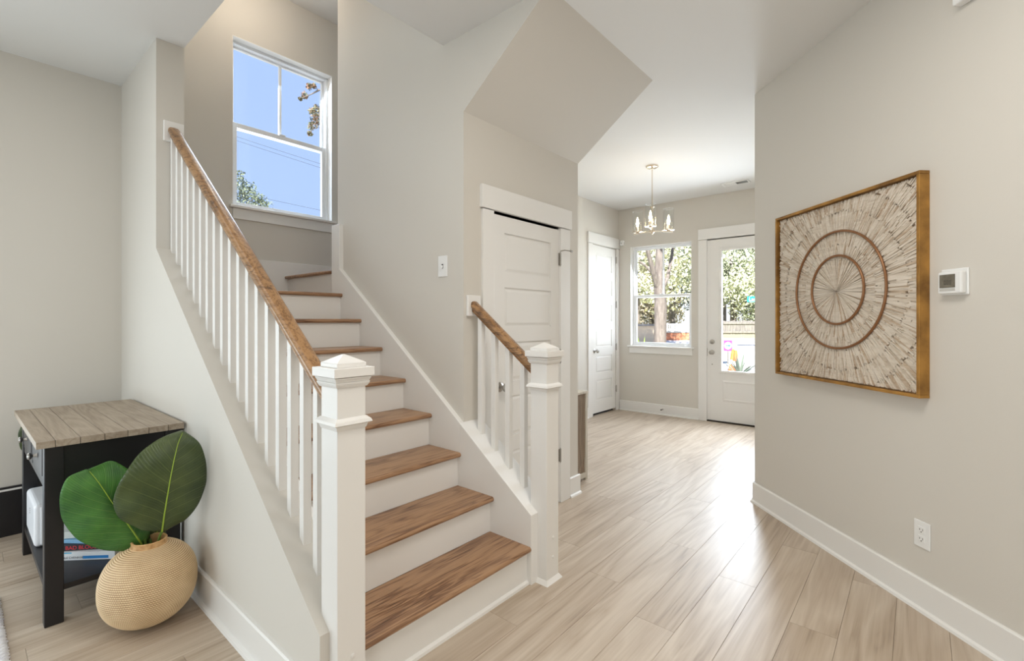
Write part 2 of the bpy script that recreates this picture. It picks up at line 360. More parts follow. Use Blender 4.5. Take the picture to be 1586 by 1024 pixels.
# ------------------------------------------------------------------ staircase
RISE, RUN, Y0 = .1955, .2605, 1.503            # first nosing at Y0
TH = .027; NOSE = .03; XL, XR = .945, 1.915
stair = thing('staircase', (1.43, 1.55, 0), 'white staircase with brown oak treads rising left to the window', 'stairs')
cap2 = lambda Y: .365+.752*(Y-1.516)
MB().prism([(1.505, 0), (CY, 0), (CY, cap2(CY)), (1.505, cap2(1.505))], 'x', XR, 2.10).build('curb_wall', TRIM, stair, bevel=.002)
MB().prism([(CY, cap2(CY)-.5), (3.375, cap2(3.375)-.5), (3.49, cap2(3.375)-.4), (3.49, 2.10), (3.375, 2.10), (3.375, cap2(3.36)), (CY, cap2(CY))], 'x', XR, SX).build('skirt_board', TRIM, stair, bevel=.002)
MB().box(XR+.005, 2.06, 3.46, 3.49, 1.5, 2.10).build('end_trim', TRIM, stair, bevel=.002)
MB().prism([(1.50, 0), (3.4, cap(3.4)-.4), (3.4, cap(3.4)), (1.53, cap(1.53)+.005), (1.50, cap(1.50)-.04)], 'x', KX1, XL).build('skirt_board', TRIM, stair, bevel=.002)
NT = 8
for k in range(NT):
    yn = Y0+RUN*k; z = RISE*(k+1)
    xr = XR; xl = XL
    # tread with rounded nosing and a short return past the riser
    prof = [(yn+TH/2+TH/2*math.cos(t), z-TH/2+TH/2*math.sin(t)) for t in np.linspace(PI/2, 3*PI/2, 9)]
    ye = yn+RUN+NOSE-.002
    poly = prof+[(ye, z-TH), (ye, z)]
    MB().prism(poly, 'x', xl+.001, xr-.001).build('tread', OAK, stair, smooth=True)
    MB().box(xl, xr, yn+NOSE, yn+NOSE+.018, z-RISE, z-TH).build('riser', TRIM, stair)
MB().prism([(Y0+NOSE, 0), (Y0+NOSE-.014, 0), (Y0+NOSE-.012, .012), (Y0+NOSE, .02)], 'x', XL, XR).build('shoe_moulding', TRIM, stair)
# landing, and one more step up to the right behind the wall
zl = RISE*8; zw = RISE*9
MB().box(XL, 1.965, Y0+RUN*8-.05, YB-.018, zl-TH, zl-.0006).build('landing', OAK, stair)
MB().box(1.965, 1.983, 3.492, YB-.018, zl, zw-TH).build('riser', TRIM, stair)
prof = [(1.935+TH/2+TH/2*math.cos(t), zw-TH/2+TH/2*math.sin(t)) for t in np.linspace(PI/2, 3*PI/2, 9)]+[(3.05, zw-TH), (3.05, zw)]
MB().prism(prof, 'y', 3.493, YB-.02).build('landing', OAK, stair, smooth=True)
MB().box(KX1, 3.2, YB-.016, YB, 1.3, 1.885).build('wall_skirt', TRIM, stair, bevel=.002)

# ------------------------------------------------------------------ railings
RP = [(-.020,0),(-.020,.013),(-.023,.017),(-.029,.021),(-.031,.025),(-.031,.034),(-.028,.043),(-.019,.049),(0,.051),(.019,.049),(.028,.043),(.031,.034),(.031,.025),(.029,.021),(.023,.017),(.020,.013),(.020,0)]
rtop = lambda Y: 1.090+.7625*(Y-1.555)
VS = 1.22
rbot = lambda Y: rtop(Y)-.051*VS
def newel(parent, cx, yf):
    h = .0525; c = (cx, yf+h)
    p = MB().box(cx-h, cx+h, yf, yf+2*h, 0, 1.146).build('newel_post', TRIM, parent, bevel=.0025)
    mb = MB().frustum(c, h+.004, 1.132, h+.010, 1.142); mb.frustum(c, h+.010, 1.142, h+.012, 1.150); mb.frustum(c, h+.009, 1.150, h+.013, 1.158); mb.frustum(c, h+.013, 1.158, h+.016, 1.166)
    mb.frustum(c, h+.022, 1.168, h+.022, 1.198); mb.frustum(c, h+.002, 1.198, h+.002, 1.213); mb.frustum(c, h+.002, 1.213, .004, 1.240)
    mb.build('newel_cap', TRIM, p, bevel=.0015)
    mb = MB().frustum(c, h+.002, .990, h+.006, 1.004); mb.frustum(c, h+.006, 1.004, h+.018, 1.010); mb.frustum(c, h+.018, 1.010, h+.014, 1.020); mb.frustum(c, h+.014, 1.020, h+.003, 1.030)
    mb.build('band_moulding', TRIM, p, bevel=.001)
    MB().frustum(c, h+.016, 0, h+.002, .021).build('shoe_moulding', TRIM, p)
    for z in (.125, .225):
        M = Matrix.Translation((cx+.004, yf, z)) @ Matrix.Rotation(R(90), 4, 'X')
        MB().lathe([(.0085, 0), (.008, .003), (.005, .0045), (0, .005)], 14, M).build('bolt_plug', TRIM, p, smooth=True)
    return p
def railing(label, cx, yf, yend, bal, capf, lift):
    rbot = lambda Y: rtop(Y)-.051*VS+lift
    t = thing('stair_railing', (cx, yf, 0), label, 'railing')
    newel(t, cx, yf)
    y0, y1 = yf+.105-.004, yend-.02
    n = len(RP); A = [(cx+px, y0, rbot(y0)+pz*VS) for px, pz in RP]; B = [(cx+px, y1, rbot(y1)+pz*VS) for px, pz in RP]
    MB().add(A+B, [tuple(range(n)), tuple(range(n, 2*n))]+[(i, (i+1) % n, (i+1) % n+n, i+n) for i in range(n)]).build('handrail', RAIL, t, smooth=True)
    zc = rbot(y1)+.035
    MB().box(cx-.052, cx+.052, yend-.02, yend, zc-.062, zc+.062).build('rosette', TRIM, t, bevel=.004)
    for Y in bal:
        b = .016; zb0, zb1 = capf(Y-b), capf(Y+b); zt0, zt1 = rbot(Y-b)+.004, rbot(Y+b)+.004
        mb = MB().add([(cx-b,Y-b,zb0-.004),(cx+b,Y-b,zb0-.004),(cx+b,Y+b,zb1-.004),(cx-b,Y+b,zb1-.004),(cx-b,Y-b,zt0),(cx+b,Y-b,zt0),(cx+b,Y+b,zt1),(cx-b,Y+b,zt1)],
                      [(0,3,2,1),(4,5,6,7),(0,1,5,4),(1,2,6,5),(2,3,7,6),(3,0,4,7)])
        mb.build('baluster', TRIM, t, bevel=.0015)
    return t
railing('long white stair railing with oak handrail beside the knee wall', .868, 1.45, PY, [1.671+.1043*k for k in range(18)], cap, 0)
railing('short white stair railing with oak handrail in front of the closet door', 2.022, 1.447, CY, [1.640+.1075*k for k in range(4)], cap2, .028)

# ------------------------------------------------------------------ windows
def window(name, loc, rz, W, z0, z1, label, muntin, reveal, sill_over, apron):
    """local frame: x along the wall (centre 0), y outward, z up"""
    t = thing(name, loc, label, 'window', kind='structure', rz=rz, local=True)
    h = W/2; d = reveal; fw = .028
    mb = MB(); 
    for a, b, c, e_ in ((-h, -h+fw, z0, z1), (h-fw, h, z0, z1), (-h+fw, h-fw, z1-fw, z1), (-h+fw, h-fw, z0, z0+fw*.8)): mb.box(a, b, d-.02, d+.06, c, e_)
    mb.build('window_frame', VINYL, t, bevel=.003)
    mb = MB(); 
    for a, b in ((-h-.001, -h+.004), (h-.004, h+.001)): mb.box(a, b, -.002, d-.02, z0, z1)
    mb.box(-h, h, -.002, d-.02, z1-.004, z1+.001); mb.build('jamb_lining', TRIM, t)
    zm = (z0+z1)/2-.004
    def sash(nm, y0, y1, za, zb, rail_b, rail_t, st):
        x = h-fw+.002; mb = MB().box(-x, -x+st, y0, y1, za, zb); mb.box(x-st, x, y0, y1, za, zb); mb.box(-x+st, x-st, y0, y1, za, za+rail_b); mb.box(-x+st, x-st, y0, y1, zb-rail_t, zb)
        f = mb.build(nm, VINYL, t, bevel=.003)
        MB().box(-x+st-.004, x-st+.004, (y0+y1)/2-.002, (y0+y1)/2+.002, za+rail_b-.004, zb-rail_t+.004).build('pane', GLASS, f)
        return f
    up = sash('upper_sash', d+.025, d+.055, zm-.02, z1-fw+.004, .03, .022, .022)
    lo = sash('lower_sash', d-.012, d+.022, z0+.015, zm+.022, .036, .04, .036)
    if muntin: MB().box(-.011, .011, d+.03, d+.05, zm, z1-fw).build('muntin', VINYL, up)
    MB().box(-.03, .03, d-.02, d-.006, zm+.022, zm+.032).build('sash_lock', VINYL, lo, bevel=.003)
    MB().box(-h-sill_over, h+sill_over, -.045, d-.015, z0-.022, z0+.001).build('sill', TRIM, t, bevel=.005)
    MB().box(-h-apron, h+apron, -.016, -.0, z0-.022-.088, z0-.022).build('apron', TRIM, t, bevel=.002)
    return t
window('window_1', ((wx0+wx1)/2, YB, 0), 0, wx1-wx0, wz0, wz1, 'white double-hung window high on the stair wall showing blue sky', True, .09, .03, .0)
window('window_2', (EX, (ey0+ey1)/2, 0), R(-90), ey1-ey0, ez0, ez1, 'white double-hung entry window looking onto a tree trunk', True, .09, .035, .012)

# ------------------------------------------------------------------ doors (local frame: x along wall, y towards the room is negative, z up)
def leaf_panels(t, x0, x1, z0, z1, y, panels, name='door_slab'):
    """slab with its face at y: stiles and rails proud of recessed panels"""
    mb = MB().box(x0, x1, y+.010, y+.038, z0, z1)
    px0, px1 = panels[0][0], panels[0][1]
    mb.box(x0, px0, y, y+.010, z0, z1); mb.box(px1, x1, y, y+.010, z0, z1)
    zs = sorted([(p_[2], p_[3]) for p_ in panels]); cur = z0
    for a, b in zs:
        mb.box(px0, px1, y, y+.010, cur, a); cur = b
    mb.box(px0, px1, y, y+.010, cur, z1)
    s_ = mb.build(name, TRIM, t)
    for a, b, c, d_ in panels:
        g = .012
        vs = [(a,y+.0105,c),(b,y+.0105,c),(b,y+.0105,d_),(a,y+.0105,d_),(a+g,y+.009,c+g),(b-g,y+.009,c+g),(b-g,y+.009,d_-g),(a+g,y+.009,d_-g)]
        g2 = g+.016; vs += [(a+g2,y+.003,c+g2),(b-g2,y+.003,c+g2),(b-g2,y+.003,d_-g2),(a+g2,y+.003,d_-g2)]
        fs = [(0,1,5,4),(1,2,6,5),(2,3,7,6),(3,0,4,7),(4,5,9,8),(5,6,10,9),(6,7,11,10),(7,4,8,11),(8,9,10,11)]
        MB().add(vs, fs).build('panel', TRIM, s_)
    return s_
def casing(t, x0, x1, z, wl, wr, head, over):
    MB().box(x0-wl, x0, -.018, 0, 0, z).build('casing', TRIM, t, bevel=.0015)
    MB().box(x1, x1+wr, -.018, 0, 0, z).build('casing', TRIM, t, bevel=.0015)
    MB().box(x0-wl-over, x1+wr+over, -.026, 0, z+.006, z+head).build('head_casing', TRIM, t, bevel=.0015)
    mb = MB().box(x0, x0+.004, 0, .09, 0, z+.004); mb.box(x1-.004, x1, 0, .09, 0, z+.004); mb.box(x0, x1, 0, .09, z, z+.006); mb.build('jamb', TRIM, t)
def knob(t, x, z, y, rose=.032, dark=False):
    M = Matrix.Translation((x, y, z)) @ Matrix.Rotation(R(90), 4, 'X')
    MB().lathe([(rose, 0), (rose, .004), (rose*.8, .009), (.012, .012), (.011, .032), (.018, .038), (.027, .046), (.029, .056), (.025, .066), (.014, .071), (0, .072)], 20, M).build('knob', NICKEL, t, smooth=True)
def hinge(t, x, z, y=-.018):
    mb = MB().box(x-.012, x+.012, y+.010, y+.017, z-.045, z+.045)
    mb.tube([(x, y+.006, z-.048), (x, y+.006, z+.05)], .0065, 10); mb.tube([(x, y+.006, z-.054), (x, y+.006, z+.056)], .0042, 8)
    return mb.build('hinge', NICKEL, t, smooth=True)
# closet under the stair
t = thing('door_1', (0, CY, 0), 'beige-white five-panel closet door under the stair behind the short railing', 'door', kind='structure', local=True)
leaf_panels(t, dx0+.006, dx1-.005, .012, dz-.012, .002, [(2.318, 2.832, a, b) for a, b in ((.235,.50),(.598,.860),(.958,1.215),(1.315,1.572),(1.668,1.925))])
MB().box(dx0+.004, dx1-.004, .05, .09, 0, dz).build('door_gap', GAP, t)
casing(t, dx0, dx1, dz, .10, .122, .148, .014)
knob(t, 2.272, .93, .002)
for z in (.352, 1.09, 1.815): hg = hinge(t, dx1+.002, z)
mb = MB().tube([(dx1+.002, -.012, 1.875), (dx1+.002, -.05, 1.878), (dx1+.07, -.06, 1.878)], .0045, 8); mb.tube([(dx1+.062, -.06, 1.878), (dx1+.085, -.06, 1.878)], .009, 10)
mb.build('hinge_stop', NICKEL, hg, smooth=True)
# tall closet in the foyer
t = thing('door_2', (0, FY, 0), 'tall white six-panel closet door on the left of the entry', 'door', kind='structure', local=True)
leaf_panels(t, fx0+.006, fx1-.005, .035, fz-.008, .002, [(5.957, 6.418, a, b) for a, b in ((.213,.502),(.606,.85),(.98,1.226),(1.347,1.59),(1.727,1.955),(2.072,2.318))])
MB().box(fx0+.004, fx1-.004, .05, .09, 0, fz).build('door_gap', GAP, t)
MB().box(fx0-.12, fx0, -.018, 0, 0, fz).build('casing', TRIM, t, bevel=.0015); MB().box(fx1, EX-.001, -.018, 0, 0, fz).build('casing', TRIM, t, bevel=.0015)
MB().box(fx0-.13, EX-.001, -.026, 0, fz+.006, fz+.155).build('head_casing', TRIM, t, bevel=.0015)
knob(t, 5.905, .925, .002)
for z in (.326, .96, 1.6, 2.275): hinge(t, fx1+.002, z)
# front door: local x = -Y
t = thing('door_3', (EX, 0, 0), 'white front door with a tall glass panel at the far end of the entry', 'door', kind='structure', rz=R(-90), local=True)
X0, X1 = -ny1, -ny0
gx0, gx1, gz0, gz1 = -1.985, -1.45, .69, 2.29
mb = MB().box(X0+.005, gx0, .002, .046, .02, nz-.006); mb.box(gx1, X1-.005, .002, .046, .02, nz-.006); mb.box(gx0, gx1, .002, .046, gz1, nz-.006); mb.box(gx0, gx1, .002, .046, .02, gz0)
sl = mb.build('door_slab', TRIM, t)
g = .028; mb = MB()
for a, b, c, d_ in ((gx0-g, gx0+.004, gz0-g, gz1+g), (gx1-.004, gx1+g, gz0-g, gz1+g), (gx0, gx1, gz1-.004, gz1+g), (gx0, gx1, gz0-g, gz0+.004)): mb.box(a, b, -.010, .004, c, d_)
mb.build('glass_bead', TRIM, sl, bevel=.004)
MB().box(gx0-.002, gx1+.002, .022, .028, gz0-.002, gz1+.002).build('pane', GLASS, sl)
a, b, c, d_ = -1.975, -1.46, .285, .565
vs = [(a,.0015,c),(b,.0015,c),(b,.0015,d_),(a,.0015,d_)]; k1 = .02; k2 = .036
vs += [(a+k1,-.006,c+k1),(b-k1,-.006,c+k1),(b-k1,-.006,d_-k1),(a+k1,-.006,d_-k1),(a+k2,.0,c+k2),(b-k2,.0,c+k2),(b-k2,.0,d_-k2),(a+k2,.0,d_-k2)]
MB().add(vs, [(0,1,5,4),(1,2,6,5),(2,3,7,6),(3,0,4,7),(4,5,9,8),(5,6,10,9),(6,7,11,10),(7,4,8,11),(8,9,10,11)]).build('panel', TRIM, sl)
casing(t, X0, X1, nz, .112, .112, .15, .0)
MB().box(X0, X1, -.01, .1, 0, .016).build('threshold', mat('threshold_bronze', (52, 44, 38), .5, metal=.5), t)
knob(t, -2.107, .932, .002)
M = Matrix.Translation((-2.107, .002, 1.073)) @ Matrix.Rotation(R(90), 4, 'X')
MB().lathe([(.032, 0), (.032, .006), (.026, .013), (.012, .015), (.010, .03), (0, .031)], 20, M).build('deadbolt', NICKEL, t, smooth=True)
M = Matrix.Translation((-2.107, .002, .77)) @ Matrix.Rotation(R(90), 4, 'X')
MB().lathe([(.009, 0), (.008, .004), (0, .005)], 12, M).build('viewer_plug', NICKEL, t)
MB().box(X0+.001, X0+.006, -.004, .04, .88, .985).build('strike_plate', NICKEL, t)

# ------------------------------------------------------------------ wall fittings
t = thing('light_switch', (SX, 2.22, 1.69), 'white single toggle light switch on the wall right of the stair', 'switch')
MB().box(SX-.006, SX, 2.22-.042, 2.22+.042, 1.625, 1.754).build('cover_plate', PLATE, t, bevel=.003)
MB().box(SX-.0075, SX-.005, 2.213, 2.227, 1.677, 1.703).build('slot', DARK, t)
MB().prism([(SX-.006, 1.682), (SX-.016, 1.676), (SX-.017, 1.684), (SX-.006, 1.698)], 'y', 2.2155, 2.2245).build('toggle', PLATE, t)
def wallthing(name, s_, z, label, cat): return thing(name, dpt(s_, 0, z), label, cat, rz=R(45), local=True)
# (local x along the wall away from the camera, y into the room)
t = wallthing('power_outlet', 2.067, .355, 'white duplex power outlet low on the angled wall', 'outlet')
MB().box(-.040, .040, 0, .006, -.062, .062).build('cover_plate', PLATE, t, bevel=.003)
for z in (-.021, .021):
    r_ = MB().box(-.017, .017, .005, .0085, z-.015, z+.015).build('receptacle', PLATE, t, bevel=.003)
    mb = MB().box(-.0085, -.006, .008, .0089, z-.003, z+.007); mb.box(.006, .0085, .008, .0089, z-.002, z+.006); mb.box(-.0025, .0025, .008, .0089, z-.011, z-.006); mb.build('slots', DARK, r_)
t = wallthing('thermostat', 1.912, 1.525, 'white thermostat with a grey screen on the angled wall', 'thermostat')
MB().box(-.058, .060, 0, .008, -.058, .058).build('back_plate', PLATE, t, bevel=.005)
bd = MB().box(-.052, .052, .008, .034, -.052, .044).build('body', PLATE, t, bevel=.006)
MB().box(-.026, .042, .033, .0355, -.026, .032).build('screen', mat('lcd_screen', (120, 114, 100), .25, vary=(40, (104, 98, 86))), bd)
MB().box(-.026, .042, .033, .0352, -.040, -.029).build('button_bar', mat('grey_plastic', (196, 194, 188), .4), bd)
mb = MB()
for x in (-.012, .0, .012): mb.box(x+.006-.004, x+.006+.004, .0352, .0358, -.012, -.0095); mb.box(x+.006-.004, x+.006-.002, .0352, .0358, -.012, .006); mb.box(x+.006+.002, x+.006+.004, .0352, .0358, -.012, .006); mb.box(x+.006-.004, x+.006+.004, .0352, .0358, .004, .0065)
mb.build('digits', mat('lcd_digits', (66, 62, 54), .4), bd)
t = wallthing('door_chime', 1.83, 2.78, 'white chime box at the very top of the angled wall', 'chime')
MB().box(-.06, .06, 0, .045, -.075, .075).build('body', PLATE, t, bevel=.006)
t = thing('motion_sensor', (EX, FY-.06, 2.54), 'small white motion sensor in the corner beside the tall closet door', 'sensor')
MB().box(EX-.045, EX-.001, FY-.105, FY-.045, 2.50, 2.575).build('body', PLATE, t, bevel=.01)
M = Matrix.Translation((EX-.045, FY-.075, 2.53)) @ Matrix.Rotation(R(-90), 4, 'Y')
MB().lathe([(.013, 0), (.012, .003), (0, .004)], 14, M).build('lens', mat('grey_plastic', (196,194,188)), t)
t = thing('door_stop', (EX-.015, 2.77, .075), 'small dark door stop on the baseboard under the entry window', 'door stop')
M = Matrix.Translation((EX-.015, 2.79, .082)) @ Matrix.Rotation(R(-90), 4, 'Y')
MB().lathe([(.011, 0), (.011, .004), (.005, .006), (.005, .05)], 12, M).build('stem', NICKEL, t, smooth=True)
M = Matrix.Translation((EX-.065, 2.79, .082)) @ Matrix.Rotation(R(-90), 4, 'Y')
MB().lathe([(.009, 0), (.010, .008), (.007, .014), (0, .015)], 12, M).build('tip', DARK, t, smooth=True)
# ceiling register
t = thing('ceiling_vent', (6.215, 1.70, CZ), 'white ceiling air register with dark louvres near the front door', 'vent')
mb = MB()
for a, b, c, d_ in ((6.14, 6.29, 1.545, 1.565), (6.14, 6.29, 1.835, 1.855), (6.14, 6.16, 1.565, 1.835), (6.27, 6.29, 1.565, 1.835), (6.16, 6.27, 1.695, 1.705)): mb.box(a, b, c, d_, CZ-.010, CZ)
mb.build('frame', PLATE, t, bevel=.002)
MB().box(6.16, 6.27, 1.565, 1.835, CZ-.001, CZ).build('duct', DARK, t)
for y0_, y1_, tilt in ((1.567, 1.694, -1), (1.706, 1.833, 1)):
    for k in range(6):
        x = 6.168+k*.0185
        MB().add([(x, y0_, CZ-.002), (x+.0015, y0_, CZ-.002), (x+.009*tilt+.0015, y0_, CZ-.010), (x+.009*tilt, y0_, CZ-.010), (x, y1_, CZ-.002), (x+.0015, y1_, CZ-.002), (x+.009*tilt+.0015, y1_, CZ-.010), (x+.009*tilt, y1_, CZ-.010)],
                 [(0,1,2,3),(4,5,6,7),(0,1,5,4),(1,2,6,5),(2,3,7,6),(3,0,4,7)]).build('louvre', PLATE, t)

# ------------------------------------------------------------------ chandelier
CX_, CYY = 4.947, 2.209
t = thing('chandelier', (CX_, CYY, CZ), 'three-light polished nickel chandelier with glass cylinders in the entry', 'chandelier')
T0 = Matrix.Translation((CX_, CYY, 0))
MB().lathe([(.066, CZ), (.066, CZ-.012), (.058, CZ-.020), (.014, CZ-.022), (.012, CZ-.04), (0, CZ-.041)], 28, T0).build('canopy', POLN, t, smooth=True)
MB().tube([(CX_, CYY, CZ-.03), (CX_, CYY, 2.60)], .0055, 10).build('stem', POLN, t, smooth=True)
MB().lathe([(0, 2.625), (.008, 2.62), (.024, 2.607), (.024, 2.595), (.014, 2.588), (.0135, 2.36), (.026, 2.352), (.026, 2.322), (.014, 2.314), (.008, 2.30), (0, 2.298)], 20, T0).build('hub', POLN, t, smooth=True)
BULB = mat('lamp_filament', (255, 236, 200), .4, emit=((255, 220, 164), 60))
BGL = glass_mat('shade_glass', .05)
for k in range(3):
    th = math.atan2(RIGHT.y, RIGHT.x)+R(8.6)+k*2*PI/3
    d = Vector((math.cos(th), math.sin(th), 0)); c = Vector((CX_, CYY, 0))+d*.192
    am = MB().tube([(CX_+d.x*.015, CYY+d.y*.015, 2.336), (c.x+d.x*.03, c.y+d.y*.03, 2.336)], .0065, 10).build('arm', POLN, t, smooth=True)
    MB().tube([(c.x+d.x*.03, c.y+d.y*.03, 2.336), (c.x+d.x*.045, c.y+d.y*.045, 2.336)], .009, 10).build('arm_tip', POLN, am, smooth=True)
    Tc = Matrix.Translation(c)
    MB().lathe([(0, 2.336), (.018, 2.337), (.020, 2.346), (.060, 2.350), (.060, 2.357), (.016, 2.358), (.015, 2.41), (.012, 2.412), (0, 2.412)], 24, Tc).build('lamp_holder', POLN, t, smooth=True)
    mb = MB().lathe([(.054, 2.357), (.055, 2.585)], 28, Tc); mb.f = [f for f in mb.f if len(f) == 4]
    mb2 = MB().lathe([(.052, 2.585), (.051, 2.357)], 28, Tc); mb2.f = [f for f in mb2.f if len(f) == 4]
    mb.add(mb2.v, mb2.f); mb.ring(.0532, .0022, 28, 6, Tc @ Matrix.Translation((0,0,2.586)))
    mb.build('glass_shade', BGL, t, smooth=True)
    MB().lathe([(0, 2.412), (.010, 2.415), (.012, 2.44), (.0135, 2.465), (.009, 2.495), (.003, 2.515), (0, 2.518)], 14, Tc).build('bulb', BULB, t, smooth=True)
    lamp('chandelier_light', 'POINT', (c.x, c.y, 2.47), 2.0, (1, .87, .72), size=.02)

# ------------------------------------------------------------------ wall art
t = wallthing('wall_art', 2.558, 1.523, 'square gold-framed wall art of radiating whitewashed wood strips with two rings', 'wall art')
H = .526; D = .052
for a, b, c, d_ in ((-H, H, H-.016, H), (-H, H, -H, -H+.016)): MB().box(a, b, 0, D, c, d_).build('frame_bar', GOLD, t, bevel=.0025)
for a, b in ((-H, -H+.016), (H-.016, H)): MB().box(a, b, 0, D+.001, -H+.0162, H-.0162).build('frame_bar', GOLD, t, bevel=.0025)
MB().box(-H+.012, H-.012, 0, .020, -H+.012, H-.012).build('backing', mat('art_backing', (150, 126, 100), .8), t)
STR = [wood('strip_wood_%s' % n, *c, 'X', .7, 2.0, .4, 0.0) for n, c in (('pale', ((178,160,138),(212,200,184),(226,216,202))), ('buff', ((164,142,118),(200,186,168),(216,204,188))), ('brown', ((140,114,90),(182,160,136),(206,190,170))))]
parts_ = [MB(), MB(), MB()]
def strip(r0, r1, th, wdt):
    # keep inside the frame
    L_ = H-.019
    c_, s_ = math.cos(th), math.sin(th)
    lim = L_/max(abs(c_), abs(s_), 1e-6)-wdt*.5
    r1 = min(r1, lim)
    if r1-r0 < .008: return
    zt = .028+rng.uniform(0, .006); k = rng.choice(3, p=[.62, .26, .12]); j = rng.uniform(-.004, .004)
    w0, w1 = wdt*(.5 if r0 > .01 else .1)*(r0/max(r1, .001) if r0 < .05 else .93), wdt*.47
    pts = []
    for r_, ww, zz in ((r0, w0, zt+j), (r1, w1, zt-j)):
        for sg in (-1, 1):
            x, z = r_*c_-sg*ww*s_, r_*s_+sg*ww*c_; pts.append((x, zz, z))
    lo = [(p_[0], .018, p_[2]) for p_ in pts]
    parts_[k].add(pts+lo, [(0,1,3,2),(0,2,6,4),(1,5,7,3),(2,3,7,6),(0,4,5,1)])
rad = [0.0, .185, .262, .335, .45, .56, .66, .76]
for i in range(len(rad)-1):
    r0, r1 = rad[i], rad[i+1]
    if i == 0:
        n = 120
        for k in range(n):
            th = 2*PI*(k+rng.uniform(-.25,.25))/n
            strip(.004, .19, th, 2*PI*.19/n*1.0)
        continue
    wid = .0062 if i < 3 else .0075
    th = 0.0
    while th < 2*PI:
        wdt = wid*rng.uniform(.55, 1.5); dth = wdt/r1
        q = rng.uniform(-.012, .012) if rng.random() < .35 else 0
        e1 = r1+(rng.uniform(-.018, .022) if i > 2 else 0)
        if rng.random() < .3:
            mid = rng.uniform(r0+.02, max(r0+.03, e1-.02)); strip(r0+q, mid, th+dth/2, wdt); strip(mid+.0015, e1, th+dth/2, wdt)
        else: strip(r0+q, e1, th+dth/2, wdt)
        th += dth
for nm, mb, m in zip(('pale_strips', 'buff_strips', 'brown_strips'), parts_, STR):
    tag(mb.build(nm, m, t), kind='stuff')
for rr_ in (.332, .194):
    MB().ring(rr_, .0068, 96, 10, Matrix.Translation((-.004, .040, .008)) @ Matrix.Rotation(R(90), 4, 'X')).build('ring', BRONZE, t, smooth=True)

# ------------------------------------------------------------------ cabinet in the hall behind the corner
t = thing('hall_cabinet', (3.36, 2.9, 0), 'grey-brown carved wood cabinet behind the closet corner in the entry', 'cabinet')
LW = wood('limed_frame', (150, 138, 122), (190, 180, 164), (212, 204, 190), 'Z', .6, 1.5, .2, .05)
CW = wood('carved_panel_wood', (88, 72, 58), (132, 112, 94), (164, 146, 126), 'Z', .6, 2.0, .3, .1)
cx0, cx1, cy0, cy1, ch = BX+.02, 3.525, 2.155, 3.3, .755
MB().box(cx0, cx1-.008, cy0+.014, cy1, .03, ch-.02).build('carcass', CW, t)
MB().box(cx0-.005, cx1+.004, cy0-.004, cy1+.004, ch-.02, ch).build('cabinet_top', LW, t, bevel=.003)
for a, b in ((cx0, cx0+.022), (cx1-.03, cx1)): MB().box(a, b, cy0, cy0+.03, 0, ch-.02).build('frame_stile', LW, t, bevel=.002)
MB().box(cx0+.022, cx1-.03, cy0, cy0+.03, .02, .062).build('frame_rail', LW, t, bevel=.002)
MB().box(cx0, cx1, cy1-.03, cy1, 0, .03).build('base_rail', LW, t)
mb = MB(); z = .064; pw = .011
xm = (cx0+.022+cx1-.03)/2
while z < ch-.03:
    for s_ in (-1, 1):                      # chevron slats of the carved panel
        xa, xb = (cx0+.024, xm) if s_ < 0 else (xm, cx1-.032)
        za, zb = (z+.13, z) if s_ < 0 else (z, z+.13)
        q = [(xa, max(min(za, ch-.02), .062)), (xb, max(min(zb, ch-.02), .062)), (xb, max(min(zb+pw, ch-.02), .062)), (xa, max(min(za+pw, ch-.02), .062))]
        if abs(q[0][1]-q[3][1])+abs(q[1][1]-q[2][1]) > .004: mb.prism(q, 'y', cy0+.008, cy0+.016)
    z += .018
tag(mb.build('carved_slats', CW, t), kind='stuff')

# ------------------------------------------------------------------ side table
t = thing('console_table', (.51, 3.5, 0), 'black two-drawer table with a weathered plank top against the knee wall', 'table')
tx0, tx1, ty0, ty1, tz = .226, .770, 2.882, 4.02, .830
edges = [tx0, .288, .370, .455, .540, .622, .702, tx1]
for i in range(7):
    MB().box(edges[i]+.0009, edges[i+1]-.0009, ty0, ty1, tz-.030, tz).build('top_board', TOPW, t, bevel=.0012)
LGX = [(.256, .320), (.700, .764)]; LGY = [(2.922, 2.984), (3.922, 3.984)]
for a in LGX:
    for b in LGY: MB().box(a[0], a[1], b[0], b[1], 0, tz-.0302).build('leg', BLACKP, t, bevel=.003)
MB().box(.320, .700, 2.936, 2.958, .600, tz-.0302).build('apron', BLACKP, t)
MB().box(.320, .700, 3.95, 3.97, .600, tz-.0302).build('apron', BLACKP, t)
MB().box(.735, .755, 2.984, 3.922, .600, tz-.0302).build('apron', BLACKP, t)
MB().box(.262, .290, 2.984, 3.922, .600, .622).build('drawer_rail', BLACKP, t)
MB().box(.264, .290, 3.44, 3.466, .622, tz-.0302).build('drawer_divider', BLACKP, t)
for a, b in ((2.990, 3.436), (3.470, 3.916)):
    dr = MB().box(.260, .282, a, b, .626, .794).build('drawer', BLACKP, t, bevel=.002)
    MB().box(.2565, .262, a+.03, b-.03, .650, .772).build('drawer_panel', BLACKP, dr, bevel=.002)
    M = Matrix.Translation((.2565, (a+b)/2, .711)) @ Matrix.Rotation(R(-90), 4, 'Y')
    MB().lathe([(.010, 0), (.007, .006), (.006, .014), (.014, .02), (.017, .027), (.013, .033), (0, .035)], 16, M).build('knob', NICKEL, dr, smooth=True)
MB().box(.262, .758, 2.935, 3.97, .140, .166).build('shelf', BLACKP, t, bevel=.002)
